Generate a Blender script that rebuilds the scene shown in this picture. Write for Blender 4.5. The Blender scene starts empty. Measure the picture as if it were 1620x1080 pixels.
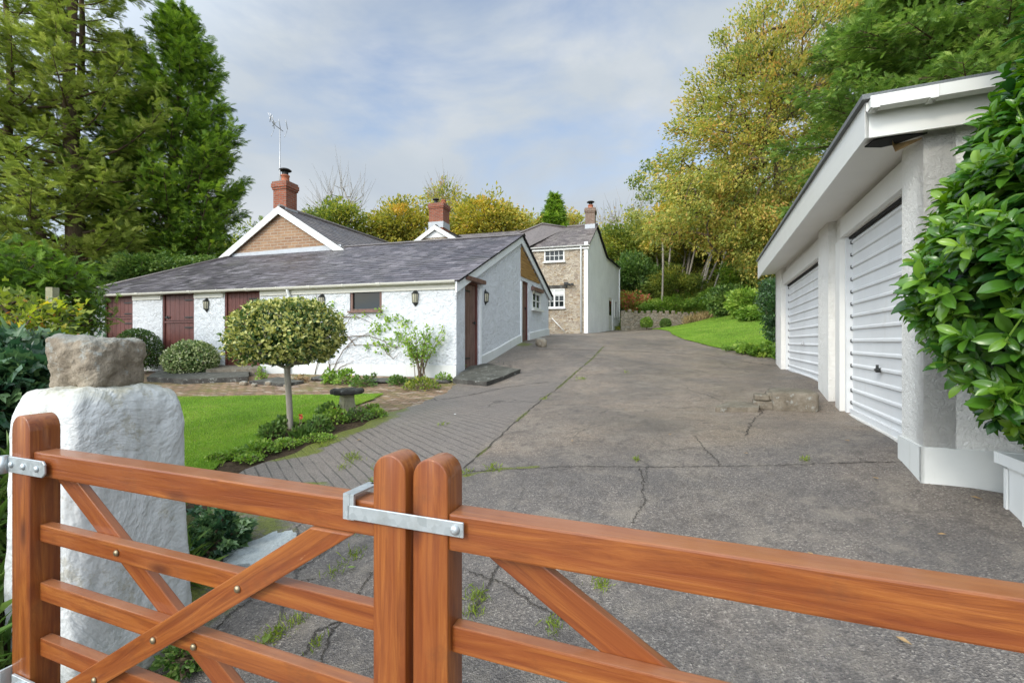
import bpy, bmesh, math
import numpy as np
from mathutils import Vector, Matrix
rng = np.random.default_rng(7)
C = bpy.context.scene.collection
H = 1.45                      # eye height above the ground at the gate
FPX = 720.0
R = math.radians

# ---------------------------------------------------------------- terrain
ANCH = np.array([
 (-3,-4,-1.62),(3,-4,-1.60),(0,-1,-1.55),(-1.6,0.5,-1.47),(0,1,-1.45),(-1.6,2.1,-1.45),(1.5,1.5,-1.38),(3.4,1.8,-1.2),
 (2.85,3.05,-.96),(3.3,3.7,-.83),(3.75,5.1,-.83),(3.1,5.15,-.84),(4.2,6.2,-.64),(5.6,9.4,-.6),(2.3,5.6,-.88),
 (0.2,3.8,-1.08),(-1.3,4.5,-1.15),(-1.9,5.1,-1.12),(0.16,5.6,-.93),(2.6,7.5,-.74),(1.8,10,-.58),
 (-.5,7.5,-.95),(2.2,13.6,-.12),(1.3,16.6,.22),(0.2,13.8,-.05),(-.4,12,-.42),(-1.1,9.9,-.78),
 (6.4,11,-.40),(6.25,12,-.3),(6.2,14,-.14),(6.4,17,.14),(7.2,21,.45),(10,20,.86),(9.5,23,.8),(4,20,.33),
 (4.1,25,.45),(0,24,.4),(-2.74,5.6,-1.1),(-3,4.4,-1.2),(-6,8,-1.02),(-2.4,6.5,-1.03),(-3,8.3,-.96),
 (-8,11.8,-.8),(-4.8,10.8,-.79),(-12.5,13.3,-.8),(-5,3,-1.2),(-3.2,2,-1.3),(-2.8,.6,-1.3),(-14,6,-1.0),
 (-10,25,0),(-22,20,-.9),(-30,40,2),(0,45,2.5),(0,70,9),(-30,80,8),(6.5,28,.6),(8,29.5,.72),(7,31,.78),(9.5,30.8,.85),(11,31.,.95),(7.6,33,.95),(12.5,30.8,1.2),(16,31,2.6),(9,36,4.5),(12.5,36,4.9),(16,36,5.5),(20,36,6.6),(10,41,7.6),(16,41,8.4),(4,41,5.0),(13,27.5,1.7),(17,27,2.6),(22,28,4.5),
 (20,48,11),(14,24,1.9),(30,30,8),(30,8,3.5),(12,9,.4),(9,5,.2),(60,60,20),(0,120,16),(-60,0,-3),(-90,90,6),
 (40,-30,-3),(-40,-40,-4),(150,150,20),(-150,150,10),(150,-150,-6),(-150,-150,-8),(0,300,18),(300,0,10),(-300,0,-6),(0,-300,-10)],float)
_k = lambda d: np.sqrt(d*d+0.25)
_A = _k(np.linalg.norm(ANCH[:,None,:2]-ANCH[None,:,:2],axis=2)) - np.eye(len(ANCH))*0.05
_M = np.block([[_A, np.ones((len(ANCH),1))],[np.ones((1,len(ANCH))), np.zeros((1,1))]])
_W = np.linalg.solve(_M, np.append(ANCH[:,2],0))
def terr(x, y):
    x = np.asarray(x,float); y = np.asarray(y,float); sh = np.broadcast(x,y).shape
    X = np.broadcast_to(x,sh).ravel(); Y = np.broadcast_to(y,sh).ravel(); out = np.empty(X.size)
    for i in range(0,X.size,20000):
        d = np.hypot(X[i:i+20000,None]-ANCH[None,:,0], Y[i:i+20000,None]-ANCH[None,:,1])
        out[i:i+20000] = _k(d)@_W[:-1]+_W[-1]
    return (out+H).reshape(sh)
def tz(x,y): return float(terr(x,y))
def at(px,py,Y): return np.array([(px-810)/FPX*Y, Y, H+(540-py)/FPX*Y])
def onplane(px,py,p0,d):      # photo ray meets the vertical plane through p0 running along d
    a = (px-810)/FPX; Y = (p0[0]*d[1]-p0[1]*d[0])/(a*d[1]-d[0]); return at(px,py,Y)
def gnd(px,py):
    Y = np.exp(np.linspace(math.log(.6),math.log(60),3000))
    z = H+(540-py)/FPX*Y; t = terr((px-810)/FPX*Y,Y); i = np.argmax(z<t)
    return np.array([(px-810)/FPX*Y[i],Y[i],t[i]])

# ---------------------------------------------------------------- mesh builder
class MB:
    def __init__(s): s.v=[]; s.f=[]; s.n=0; s.t=[]
    def add(s, V, F, mat=0, tint=0.5, smooth=False):
        V=np.asarray(V,float).reshape(-1,3); F=np.asarray(F,int)
        s.v.append(V); s.f.append((F+s.n,mat,smooth))
        s.t.append(np.broadcast_to(np.asarray(tint,float),(len(V),)).copy()); s.n+=len(V); return s
    def poly(s, pts, mat=0, tint=.5): return s.add(pts,[list(range(len(pts)))],mat,tint)
    def box(s, c, h, ax=None, mat=0, tint=.5):
        ax = np.eye(3) if ax is None else np.array(ax,float); h=np.array(h,float)
        k=np.array([(-1,-1,-1),(1,-1,-1),(1,1,-1),(-1,1,-1),(-1,-1,1),(1,-1,1),(1,1,1),(-1,1,1)],float)*h
        return s.add(k@ax+np.array(c,float),[(0,3,2,1),(4,5,6,7),(0,1,5,4),(1,2,6,5),(2,3,7,6),(3,0,4,7)],mat,tint)
    def prism(s, pts, off, mat=0, tint=.5, smooth=False):     # planar outline pushed along off
        p=np.asarray(pts,float); n=len(p); q=p+np.asarray(off,float)
        nor=np.cross(p[1]-p[0],p[2]-p[0])
        nn=sum(np.cross(p[i]-p[0],p[(i+1)%n]-p[0]) for i in range(n))
        a=list(range(n)); b=[i+n for i in a]
        if np.dot(nn,np.asarray(off,float))>0: a=a[::-1]; side=[(i,(i+1)%n,n+(i+1)%n,n+i) for i in range(n)]
        else: b=b[::-1]; side=[((i+1)%n,i,n+i,n+(i+1)%n) for i in range(n)]
        V=np.vstack([p,q]); s.add(V,[a],mat,tint); s.f.append((np.array([b])+s.n-len(V),mat,smooth)); s.f.append((np.array(side)+s.n-len(V),mat,smooth)); return s
    def tube(s, P, r, n=8, mat=0, tint=.5, cap=True, smooth=True):
        P=np.asarray(P,float); m=len(P); r=np.broadcast_to(np.asarray(r,float),(m,))
        T=np.gradient(P,axis=0); T/=np.linalg.norm(T,axis=1)[:,None]+1e-9
        u=np.cross(T[0],(0,0,1.)); 
        if np.linalg.norm(u)<.1: u=np.cross(T[0],(1.,0,0))
        a=np.linspace(0,2*math.pi,n,endpoint=False); V=[]
        for i in range(m):
            u=u-T[i]*np.dot(u,T[i]); u/=np.linalg.norm(u)+1e-9; w=np.cross(T[i],u)
            V.append(P[i]+r[i]*(np.cos(a)[:,None]*u+np.sin(a)[:,None]*w))
        V=np.vstack(V); F=[]
        for i in range(m-1):
            for j in range(n): F.append((i*n+j,i*n+(j+1)%n,(i+1)*n+(j+1)%n,(i+1)*n+j))
        s.add(V,F,mat,tint,smooth)
        if cap:
            b=s.n-len(V); s.f.append((np.array([list(range(n))[::-1]])+b,mat,False)); s.f.append((np.array([list(range((m-1)*n,m*n))])+b,mat,False))
        return s
    def lathe(s, c, prof, n=16, mat=0, tint=.5, smooth=True):   # prof (r,z)
        c=np.asarray(c,float); a=np.linspace(0,2*math.pi,n,endpoint=False)
        V=[c+np.array([r*math.cos(t),r*math.sin(t),z]) for r,z in prof for t in a]; F=[]
        for i in range(len(prof)-1):
            for j in range(n): F.append((i*n+j,i*n+(j+1)%n,(i+1)*n+(j+1)%n,(i+1)*n+j))
        return s.add(V,F,mat,tint,smooth)
    def scatter(s, tv, tf, pos, dr, nr, sc, mat=0, tint=.5, smooth=False):
        pos=np.asarray(pos,float); N=len(pos)
        if N==0: return s
        dr=dr/(np.linalg.norm(dr,axis=1)[:,None]+1e-9); sd=np.cross(dr,nr); sd/=np.linalg.norm(sd,axis=1)[:,None]+1e-9
        nn=np.cross(sd,dr); sc=np.broadcast_to(np.asarray(sc,float),(N,))[:,None,None]
        tv=np.asarray(tv,float); k=len(tv)
        V=pos[:,None,:]+sc*(tv[None,:,0:1]*sd[:,None,:]+tv[None,:,1:2]*dr[:,None,:]+tv[None,:,2:3]*nn[:,None,:])
        ti=np.repeat(np.broadcast_to(np.asarray(tint,float),(N,)),k)
        for fa in (tf if isinstance(tf,list) else [tf]):
            F=(np.asarray(fa)[None]+(np.arange(N)*k)[:,None,None]).reshape(-1,np.asarray(fa).shape[1])
            s.f.append((F+s.n,mat,smooth))
        s.v.append(V.reshape(-1,3)); s.t.append(ti); s.n+=N*k; return s
    def build(s, name, mats, parent=None, loc=None, world=True, attrs=None):
        V=np.vstack(s.v); T=np.concatenate(s.t)
        o0=worg(parent) if parent is not None else np.zeros(3)
        if loc is not None: o0=np.array(loc,float)
        if world: V=V-o0
        lv=[];lt=[];mi=[];sm=[]
        for F,m,g in s.f:
            k,n=F.shape; lv.append(F.ravel()); lt.append(np.full(k,n)); mi.append(np.full(k,m)); sm.append(np.full(k,g))
        lv=np.concatenate(lv); lt=np.concatenate(lt); mi=np.concatenate(mi); sm=np.concatenate(sm)
        me=bpy.data.meshes.new(name); me.vertices.add(len(V)); me.vertices.foreach_set('co',V.ravel())
        me.loops.add(len(lv)); me.loops.foreach_set('vertex_index',lv.astype(np.int32))
        ls=np.concatenate([[0],np.cumsum(lt)[:-1]])
        me.polygons.add(len(lt)); me.polygons.foreach_set('loop_start',ls.astype(np.int32))
        me.polygons.foreach_set('material_index',mi.astype(np.int32)); me.polygons.foreach_set('use_smooth',sm.astype(bool))
        me.update(calc_edges=True)
        at_=me.attributes.new('tint','FLOAT','POINT'); at_.data.foreach_set('value',T.astype(np.float32))
        for k_,a_ in (attrs or {}).items():
            q=me.attributes.new(k_,'FLOAT','POINT'); q.data.foreach_set('value',np.asarray(a_,np.float32))
        if len(lt)<60000:                                  # uv in metres, level along each face
            nr=np.empty(len(lt)*3,np.float32); me.polygons.foreach_get('normal',nr); nr=nr.reshape(-1,3)
            t=np.cross(np.array([0,0,1.]),nr); bad=np.linalg.norm(t,axis=1)<.05; t[bad]=(1,0,0); t/=np.linalg.norm(t,axis=1)[:,None]
            b=np.cross(nr,t); fi=np.repeat(np.arange(len(lt)),lt); P=(V+(o0 if world else 0))[lv]
            uv=np.stack([(P*t[fi]).sum(1),(P*b[fi]).sum(1)],1)
            l=me.uv_layers.new(name='UVMap'); l.data.foreach_set('uv',uv.astype(np.float32).ravel())
        for m in (mats if isinstance(mats,(list,tuple)) else [mats]): me.materials.append(m)
        o=bpy.data.objects.new(name,me); C.objects.link(o)
        if parent is not None: o.parent=parent
        if loc is not None:
            o.location = Vector(loc)-(Vector(worg(parent)) if parent is not None else Vector((0,0,0)))
        return o
def worg(o):
    p=np.zeros(3)
    while o is not None: p=p+np.array(o.location); o=o.parent
    return p
def thing(name, label, cat, loc, group=None):
    o=bpy.data.objects.new(name,None); C.objects.link(o); o.location=Vector(loc); o.empty_display_size=.2
    o['label']=label; o['category']=cat
    if group: o['group']=group
    return o
def tag(o,label,cat,group=None,kind=None):
    o['label']=label; o['category']=cat
    if group: o['group']=group
    if kind: o['kind']=kind
    return o
def struct(o): o['kind']='structure'; return o
def copy_tree(o, loc=None, label=None, parent=None, rotz=None):
    c=o.copy(); C.objects.link(c); c.parent=parent
    if loc is not None: c.location=Vector(loc)
    if rotz is not None: c.rotation_euler.z=rotz
    if label: c['label']=label
    for ch in list(o.children): copy_tree(ch,parent=c)
    return c
def unit(v): v=np.asarray(v,float); return v/np.linalg.norm(v)
def vnoise(P, s=1.0, seed=0):        # cheap smooth pseudo noise, -1..1
    P=np.asarray(P,float)*s+seed*7.13; o=0
    for a,b,c,w in ((1,.7,.4,.5),(1.9,-1.3,.8,.3),(-3.1,2.7,1.9,.2),(5.3,4.1,-6.2,.12)):
        o=o+w*np.sin(P[...,0]*a+1.3*np.sin(P[...,1]*b+.6)+P[...,2]*c)*np.cos(P[...,1]*a*.9+P[...,2]*b)
    return o

# ---------------------------------------------------------------- materials
class NT:
    def __init__(s,name):
        s.m=bpy.data.materials.new(name); s.m.use_nodes=True; s.t=s.m.node_tree; s.t.nodes.clear()
        s.out=s.new('ShaderNodeOutputMaterial'); s.tc=None
    def new(s,k,**kw):
        n=s.t.nodes.new(k)
        for a,b in kw.items(): setattr(n,a,b)
        return n
    def L(s,a,b): s.t.links.new(a,b)
    def put(s,sock,v):
        if isinstance(v,bpy.types.NodeSocket): s.L(v,sock)
        elif v is not None:
            if isinstance(v,(tuple,list)) and sock.type=='RGBA' and len(v)==3: v=(*v,1)
            sock.default_value=v
    def co(s,kind='Object'):
        if s.tc is None: s.tc=s.new('ShaderNodeTexCoord')
        return s.tc.outputs[kind]
    def map(s,v,scale=(1,1,1),rot=(0,0,0),loc=(0,0,0)):
        n=s.new('ShaderNodeMapping'); s.put(n.inputs[0],v); n.inputs['Scale'].default_value=scale; n.inputs['Rotation'].default_value=rot; n.inputs['Location'].default_value=loc; return n.outputs[0]
    def noise(s,v,scale=5,detail=4,rough=.55,dist=0,out=0):
        n=s.new('ShaderNodeTexNoise'); s.put(n.inputs['Vector'],v); n.inputs['Scale'].default_value=scale; n.inputs['Detail'].default_value=detail; n.inputs['Roughness'].default_value=rough; n.inputs['Distortion'].default_value=dist; return n.outputs[out]
    def vor(s,v,scale=5,feature='F1',out='Distance',rnd=1):
        n=s.new('ShaderNodeTexVoronoi',feature=feature); s.put(n.inputs['Vector'],v); n.inputs['Scale'].default_value=scale; n.inputs['Randomness'].default_value=rnd; return n.outputs[out]
    def ramp(s,f,stops,interp='LINEAR'):
        n=s.new('ShaderNodeValToRGB'); s.put(n.inputs[0],f); e=n.color_ramp; e.interpolation=interp
        while len(e.elements)<len(stops): e.elements.new(.5)
        for i,(p,c) in enumerate(stops):
            e.elements[i].position=p; c=(c,c,c) if isinstance(c,(int,float)) else c; e.elements[i].color=(*c,1)
        return n.outputs[0]
    def mix(s,f,a,b,mode='MIX'):
        n=s.new('ShaderNodeMix',data_type='RGBA',blend_type=mode); s.put(n.inputs[0],f); s.put(n.inputs[6],a); s.put(n.inputs[7],b); return n.outputs[2]
    def math(s,op,a,b=0,c=0,clamp=False):
        n=s.new('ShaderNodeMath',operation=op,use_clamp=clamp); s.put(n.inputs[0],a); s.put(n.inputs[1],b); s.put(n.inputs[2],c); return n.outputs[0]
    def attr(s,name='tint'):
        n=s.new('ShaderNodeAttribute',attribute_name=name); return n.outputs['Fac']
    def bump(s,h,strength=.5,dist=.01,nrm=None):
        n=s.new('ShaderNodeBump'); n.inputs['Strength'].default_value=strength; n.inputs['Distance'].default_value=dist; s.put(n.inputs['Height'],h)
        if nrm is not None: s.put(n.inputs['Normal'],nrm)
        return n.outputs[0]
    def pbr(s,col,rough=.7,nrm=None,spec=.5,metal=0,coat=0,coatr=.1):
        n=s.new('ShaderNodeBsdfPrincipled'); s.put(n.inputs['Base Color'],col); s.put(n.inputs['Roughness'],rough)
        n.inputs['Specular IOR Level'].default_value=spec; n.inputs['Metallic'].default_value=metal
        n.inputs['Coat Weight'].default_value=coat; n.inputs['Coat Roughness'].default_value=coatr
        if nrm is not None: s.put(n.inputs['Normal'],nrm)
        return n.outputs[0]
    def fin(s,sh): s.L(sh,s.out.inputs[0]); return s.m
def leafmat(name,stops,rough=.5,spec=.4,trans=.35,vary=.0,gain=1.45):
    stops=[(p,tuple(min(.6,x*gain) for x in c)) for p,c in stops]; m=NT(name); f=m.attr(); c=m.ramp(f,stops)
    p=m.pbr(c,rough,spec=spec)
    t=m.new('ShaderNodeBsdfTranslucent'); hs=m.new('ShaderNodeHueSaturation'); hs.inputs['Value'].default_value=1.5; hs.inputs['Saturation'].default_value=1.1; m.L(c,hs.inputs['Color']); m.L(hs.outputs[0],t.inputs[0])
    x=m.new('ShaderNodeMixShader'); x.inputs[0].default_value=trans; m.L(p,x.inputs[1]); m.L(t.outputs[0],x.inputs[2])
    return m.fin(x.outputs[0])
def plain(name,col,rough=.6,metal=0,spec=.5,nscale=8,var=.15,coat=0,bump=0.0,bscale=60):
    m=NT(name); n=m.noise(m.co(),nscale,5); c=m.mix(n,tuple(x*(1-var) for x in col),tuple(min(1,x*(1+var)) for x in col))
    b=m.bump(m.noise(m.co(),bscale,3),bump,.01) if bump else None
    return m.fin(m.pbr(c,rough,b,spec,metal,coat))
M={}
def white_render(name,col,scale,dist,strength,fine=90,dirt=(.33,.33,.27),dirtz=None,top=0):
    m=NT(name); o=m.co('Object'); g=m.new('ShaderNodeNewGeometry').outputs['Position']
    n1=m.noise(g,scale,5,.62,.9); n2=m.noise(g,fine,2)
    n3=m.noise(m.map(g,loc=(3,1,7)),scale*.35,2); h=m.math('ADD',n1,m.math('MULTIPLY',n3,.8)); h=m.math('ADD',h,m.math('MULTIPLY',n2,.18))
    big=m.noise(g,.9,5,.65); c=m.mix(m.ramp(big,[(.35,0),(.75,1)]),col,tuple(x*.86 for x in col))
    st=m.noise(m.map(g,(3,3,.6)),2,5,.7); c=m.mix(m.ramp(st,[(.56,0),(.8,.4)]),c,dirt)
    if dirtz:
        sx=m.new('ShaderNodeSeparateXYZ'); m.L(g,sx.inputs[0]); q=m.math('ADD',m.math('MULTIPLY',m.math('SUBTRACT',dirtz[0],sx.outputs[2]),dirtz[1]),m.math('SUBTRACT',m.noise(g,5,5,.7),.75))
        c=m.mix(m.math('MULTIPLY',m.ramp(q,[(0,0),(.6,1)]),.65),c,dirt)
    if top:
        sz=m.new('ShaderNodeSeparateXYZ'); m.L(m.new('ShaderNodeNewGeometry').outputs['Normal'],sz.inputs[0]); k=m.math('MULTIPLY',m.ramp(sz.outputs[2],[(.25,0),(.8,1)]),m.ramp(m.noise(g,9,6,.75),[(.35,0),(.6,top)])); c=m.mix(k,c,(.29,.27,.17))
        c=m.mix(m.ramp(m.noise(m.map(g,loc=(2,9,4)),5,7,.8),[(.54,0),(.60,.6)]),c,(.40,.37,.28))
    return m.fin(m.pbr(c,.85,m.bump(h,strength,dist),.25))
M['shedwall']=white_render('white_roughcast',(.72,.74,.76),9,.06,1.0,dirtz=(H-.45,2.0))
M['garagewall']=white_render('white_pebbledash',(.80,.785,.74),36,.020,.9,dirtz=(H-.75,2))
M['pillar']=white_render('white_limewashed_stone',(.64,.65,.635),2.6,.06,.75,22,(.34,.32,.22),dirtz=(H-1.1,1.6),top=.75)
M['smoothwhite']=white_render('smooth_white_masonry_paint',(.68,.69,.66),4,.006,.5,60,(.30,.29,.2))
M['housewall']=white_render('pale_painted_render',(.84,.85,.85),14,.015,.5)
M['whitepaint']=plain('white_gloss_paint',(.70,.70,.66),.35,nscale=3,var=.05,bump=.08,bscale=12)
M['barge']=plain('painted_bargeboard',(.80,.82,.82),.5,nscale=2.5,var=.09,bump=.1,bscale=20)
M['creampaint']=plain('cream_gutter_plastic',(.66,.64,.56),.4,nscale=4,var=.08)
M['doorwhite']=white_render('white_garage_door_paint',(.69,.70,.70),1.5,.004,.25,3,(.46,.43,.36),dirtz=(H-.78,2.5))
M['soffit']=plain('painted_soffit_board',(.72,.71,.67),.6,nscale=2,var=.08,bump=.1,bscale=9)
M['iron']=plain('black_iron',(.03,.032,.03),.45,.4,nscale=30)
M['rust']=plain('rusty_metal',(.12,.05,.025),.8,nscale=30)
M['soot']=plain('sooty_cowl_metal',(.035,.033,.03),.6,.3)
M['lead']=plain('lead_flashing',(.42,.44,.46),.5,nscale=6,var=.2,bump=.3,bscale=14)
M['dark']=plain('dark_void',(.012,.012,.012),.9)
M['felt']=plain('mineral_roof_felt',(.16,.17,.17),.9,nscale=90,var=.6,bump=.5,bscale=200)
M['alu']=plain('weathered_aluminium',(.50,.50,.50),.45,.7,nscale=20)
M['terracotta']=plain('terracotta_pot',(.42,.14,.07),.8,nscale=15,var=.3)
M['plastic']=plain('white_plastic',(.78,.79,.77),.4,nscale=4,var=.06)
M['curtain']=plain('white_blind',(.7,.7,.66),.8)
def glass(name,col=(.008,.011,.011),r=.04):
    m=NT(name); n=m.noise(m.co(),.9,2); return m.fin(m.pbr(m.mix(n,col,tuple(x*2.2 for x in col)),r,m.bump(m.noise(m.co(),2.2,2),.12,.02),.35))
M['glass']=glass('window_glass'); M['lampglass']=plain('frosted_lamp_glass',(.45,.42,.30),.25,nscale=30,var=.3,coat=.5)
def galv():
    m=NT('galvanised_steel'); c=m.mix(m.vor(m.co(),60,out='Color'),(.40,.44,.45),(.55,.59,.60)); c=m.mix(m.ramp(m.noise(m.co(),9,5,.7),[(.5,0),(.75,.6)]),c,(.30,.31,.28))
    return m.fin(m.pbr(c,.42,m.bump(m.noise(m.co(),50,3),.15,.004),.5,.55))
M['galv']=galv()
M['brass']=plain('dull_bolt',(.30,.24,.15),.4,.8,nscale=60,var=.4)
def wood():
    m=NT('varnished_orange_timber'); o=m.co(); oi=m.new('ShaderNodeObjectInfo').outputs['Random']
    ad=m.new('ShaderNodeVectorMath',operation='ADD'); m.L(o,ad.inputs[0]); cx=m.new('ShaderNodeCombineXYZ'); 
    for i in range(3): m.L(m.math('MULTIPLY',oi,(17,5,9)[i]),cx.inputs[i])
    m.L(cx.outputs[0],ad.inputs[1]); p=ad.outputs[0]
    w=m.noise(m.map(p,(2.6,42,42)),1.0,7,.66,1.2)
    w2=m.noise(m.map(p,(.9,11,11)),1.0,3,.5,1.6)
    c=m.ramp(w,[(.32,(.145,.033,.006)),(.46,(.225,.062,.011)),(.54,(.275,.082,.015)),(.66,(.34,.115,.022))])
    c=m.mix(m.ramp(w2,[(.44,0),(.60,.5)]),c,(.18,.036,.006))
    # knots
    kn=m.vor(m.map(p,(2.6,7,7)),1.0); c=m.mix(m.ramp(kn,[(.06,.9),(.17,0)]),c,(.055,.010,.003))
    # weathered, peeling edges and scuffs
    wear=m.noise(m.map(p,(5,26,26)),1,5,.75); c=m.mix(m.ramp(wear,[(.69,0),(.74,.6)]),c,(.45,.25,.12))
    c=m.mix(m.ramp(m.noise(p,7,6,.75),[(.55,0),(.78,.5)]),c,(.10,.035,.014))
    sz=m.new('ShaderNodeSeparateXYZ'); m.L(m.new('ShaderNodeNewGeometry').outputs['Normal'],sz.inputs[0]); c=m.mix(m.math('MULTIPLY',m.ramp(sz.outputs[2],[(.6,0),(.95,1)]),m.ramp(m.noise(p,6,5,.7),[(.3,.25),(.65,.7)])),c,(.34,.15,.075))  # pinkish sky reflection painted into the colour of upward-facing timber
    wet=m.noise(p,5,4,.6)
    ro=m.math('ADD',m.math('MULTIPLY',wet,.5),.22)
    return m.fin(m.pbr(c,ro,m.bump(w,.5,.003),.4,0,.4,.12))
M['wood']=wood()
def brownwood(name,a,b,sc=(1,1,1)):
    m=NT(name); g=m.new('ShaderNodeNewGeometry').outputs['Position']; w=m.noise(m.map(g,(14,14,1.2)),1.6,6,.65)
    c=m.ramp(w,[(.3,a),(.7,b)]); c=m.mix(m.ramp(m.noise(g,3,5,.7),[(.5,0),(.75,.5)]),c,tuple(x*.55 for x in a))
    return m.fin(m.pbr(c,.5,m.bump(w,.4,.004),.4))
M['doorbrown']=brownwood('dark_red_brown_door_paint',(.095,.030,.024),(.155,.052,.04))
M['framebrown']=brownwood('weathered_brown_frame',(.11,.055,.042),(.22,.13,.10))
def cladding():
    m=NT('varnished_timber_cladding'); g=m.new('ShaderNodeNewGeometry').outputs['Position']; w=m.noise(m.map(g,(1.5,1.5,30)),1.3,4)
    c=m.ramp(w,[(.3,(.20,.10,.03)),(.7,(.42,.25,.085))]); return m.fin(m.pbr(c,.6,m.bump(w,.3,.003),.4))
M['clad']=cladding()
def slate(name,a,b,c3,green=.25):
    m=NT(name); f=m.attr(); g=m.new('ShaderNodeNewGeometry').outputs['Position']; c=m.ramp(f,[(0,a),(.5,b),(1,c3)])
    n=m.noise(g,7,6,.7); c=m.mix(m.ramp(n,[(.4,0),(.7,.55)]),c,tuple(x*.55 for x in a))
    c=m.mix(m.ramp(m.noise(g,1.1,6,.7),[(.48,0),(.7,green)]),c,(.14,.135,.09))
    c=m.mix(m.ramp(m.noise(m.map(g,loc=(9,4,2)),24,3,.7),[(.66,0),(.74,.6)]),c,(.34,.34,.31))
    return m.fin(m.pbr(c,m.math('ADD',m.math('MULTIPLY',f,.22),.34),m.bump(m.noise(g,40,4),.4,.006),.5))
M['slate']=slate('purple_grey_slate',(.06,.054,.062),(.11,.097,.108),(.22,.20,.215))
M['slate2']=slate('weathered_brown_grey_slate',(.11,.09,.085),(.16,.135,.125),(.22,.19,.175))
def brick(name,c1,c2,mort,bw=.225,bh=.075,ms=.012,var=.5):
    m=NT(name); uv=m.co('UV'); b=m.new('ShaderNodeTexBrick'); m.put(b.inputs['Vector'],uv); m.put(b.inputs['Color1'],c1); m.put(b.inputs['Color2'],c2); m.put(b.inputs['Mortar'],mort)
    b.inputs['Scale'].default_value=1; b.inputs['Mortar Size'].default_value=ms; b.inputs['Brick Width'].default_value=bw; b.inputs['Row Height'].default_value=bh; b.inputs['Bias'].default_value=-.1
    g=m.new('ShaderNodeNewGeometry').outputs['Position']
    c=m.mix(m.ramp(m.noise(g,3.5,5,.7),[(.35,0),(.75,var)]),b.outputs[0],tuple(x*.5 for x in c1))
    c=m.mix(m.ramp(m.noise(g,30,3,.7),[(.5,0),(.8,.35)]),c,mort)
    h=m.math('SUBTRACT',m.noise(g,35,4),b.outputs['Fac'])
    return m.fin(m.pbr(c,.9,m.bump(h,.7,.012),.2))
M['brick']=brick('red_chimney_brick',(.36,.10,.05),(.26,.075,.045),(.26,.20,.16))
M['brickgable']=brick('orange_brown_brick',(.38,.23,.13),(.27,.15,.09),(.42,.35,.27),.3,.1)
M['brickbuff']=brick('dark_buff_brick',(.26,.17,.12),(.20,.12,.09),(.28,.24,.2))
def rubble(name,cols,mort,sc=5.5,el=1.9):
    m=NT(name); uv=m.co('UV'); w=m.noise(uv,3,2,out=1); p=m.mix(.06,uv,w); p=m.map(p,(1,el,1))
    e=m.vor(p,sc,'DISTANCE_TO_EDGE'); cc=m.vor(p,sc,'F1','Color'); sx=m.new('ShaderNodeSeparateColor'); m.L(cc,sx.inputs[0])
    c=m.ramp(sx.outputs[0],[(i/(len(cols)-1),k) for i,k in enumerate(cols)],'LINEAR')
    c=m.mix(m.ramp(m.noise(uv,12,6,.7),[(.35,0),(.8,.6)]),c,tuple(x*.5 for x in cols[0]))
    k=m.ramp(e,[(.02,1),(.07,0)]); c=m.mix(k,c,mort)
    return m.fin(m.pbr(c,.9,m.bump(m.math('ADD',m.ramp(e,[(0,0),(.16,1)]),m.math('MULTIPLY',m.noise(uv,25,4),.5)),.8,.03),.2))
M['rubble']=rubble('buff_rubble_stone',[(.28,.20,.13),(.50,.40,.27),(.38,.31,.24),(.60,.52,.40),(.32,.26,.20)],(.50,.45,.36),5.6)
M['drystone']=rubble('grey_brown_drystone',[(.30,.25,.18),(.46,.40,.30),(.36,.33,.27)],(.20,.18,.13),4.2)
def rock(name,a,b,c3,sc=3):
    m=NT(name); o=m.co(); n=m.noise(o,sc,7,.68,.4); c=m.ramp(n,[(.3,a),(.5,b),(.7,c3)])
    c=m.mix(m.ramp(m.noise(o,sc*9,5,.7),[(.45,0),(.75,.45)]),c,tuple(x*.45 for x in a))
    c=m.mix(m.ramp(m.noise(m.map(o,loc=(5,3,1)),sc*2.5,5,.75),[(.58,0),(.66,.7)]),c,(.36,.37,.34))
    s=m.new('ShaderNodeSeparateXYZ'); m.L(m.new('ShaderNodeNewGeometry').outputs['Normal'],s.inputs[0])
    c=m.mix(m.math('MULTIPLY',m.ramp(s.outputs[2],[(.45,0),(.9,1)]),.6 if sc>4 else .2),c,(.25,.27,.25) if sc>4 else (.12,.13,.09))
    return m.fin(m.pbr(c,.9,m.bump(m.math('ADD',n,m.math('MULTIPLY',m.noise(o,sc*20,4),.35)),.8,.03),.25))
M['rock']=rock('brown_sandstone',(.18,.145,.105),(.30,.25,.185),(.40,.35,.27),4.5)
M['greystone']=rock('dark_slab_stone',(.04,.037,.034),(.075,.070,.062),(.13,.125,.11),3)
M['concrete']=rock('old_concrete',(.12,.10,.075),(.19,.16,.12),(.27,.235,.185),3.9)
M['paleslab']=rock('pale_blue_grey_slab',(.34,.38,.39),(.43,.47,.48),(.50,.54,.54),3)
M['bathpost']=rock('mossy_buff_stone',(.26,.25,.15),(.36,.34,.22),(.42,.40,.28),6)
def bark(name,a,b,moss=.3):
    m=NT(name); o=m.co(); n=m.noise(m.map(o,(5,5,1.2)),2.5,6,.7); c=m.ramp(n,[(.3,a),(.7,b)]); c=m.mix(m.ramp(m.noise(o,1.7,4),[(.45,0),(.7,moss)]),c,(.10,.12,.04))
    return m.fin(m.pbr(c,.95,m.bump(n,.8,.03),.15))
M['bark']=bark('grey_brown_bark',(.09,.065,.045),(.20,.15,.11)); M['redbark']=bark('reddish_conifer_bark',(.07,.045,.032),(.18,.12,.085),.3)
M['palebark']=bark('pale_smooth_bark',(.26,.23,.19),(.42,.38,.32),.1); M['twig']=plain('bare_twigs',(.30,.24,.18),.9); M['stem']=plain('brown_stems',(.14,.10,.06),.9)
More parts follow.
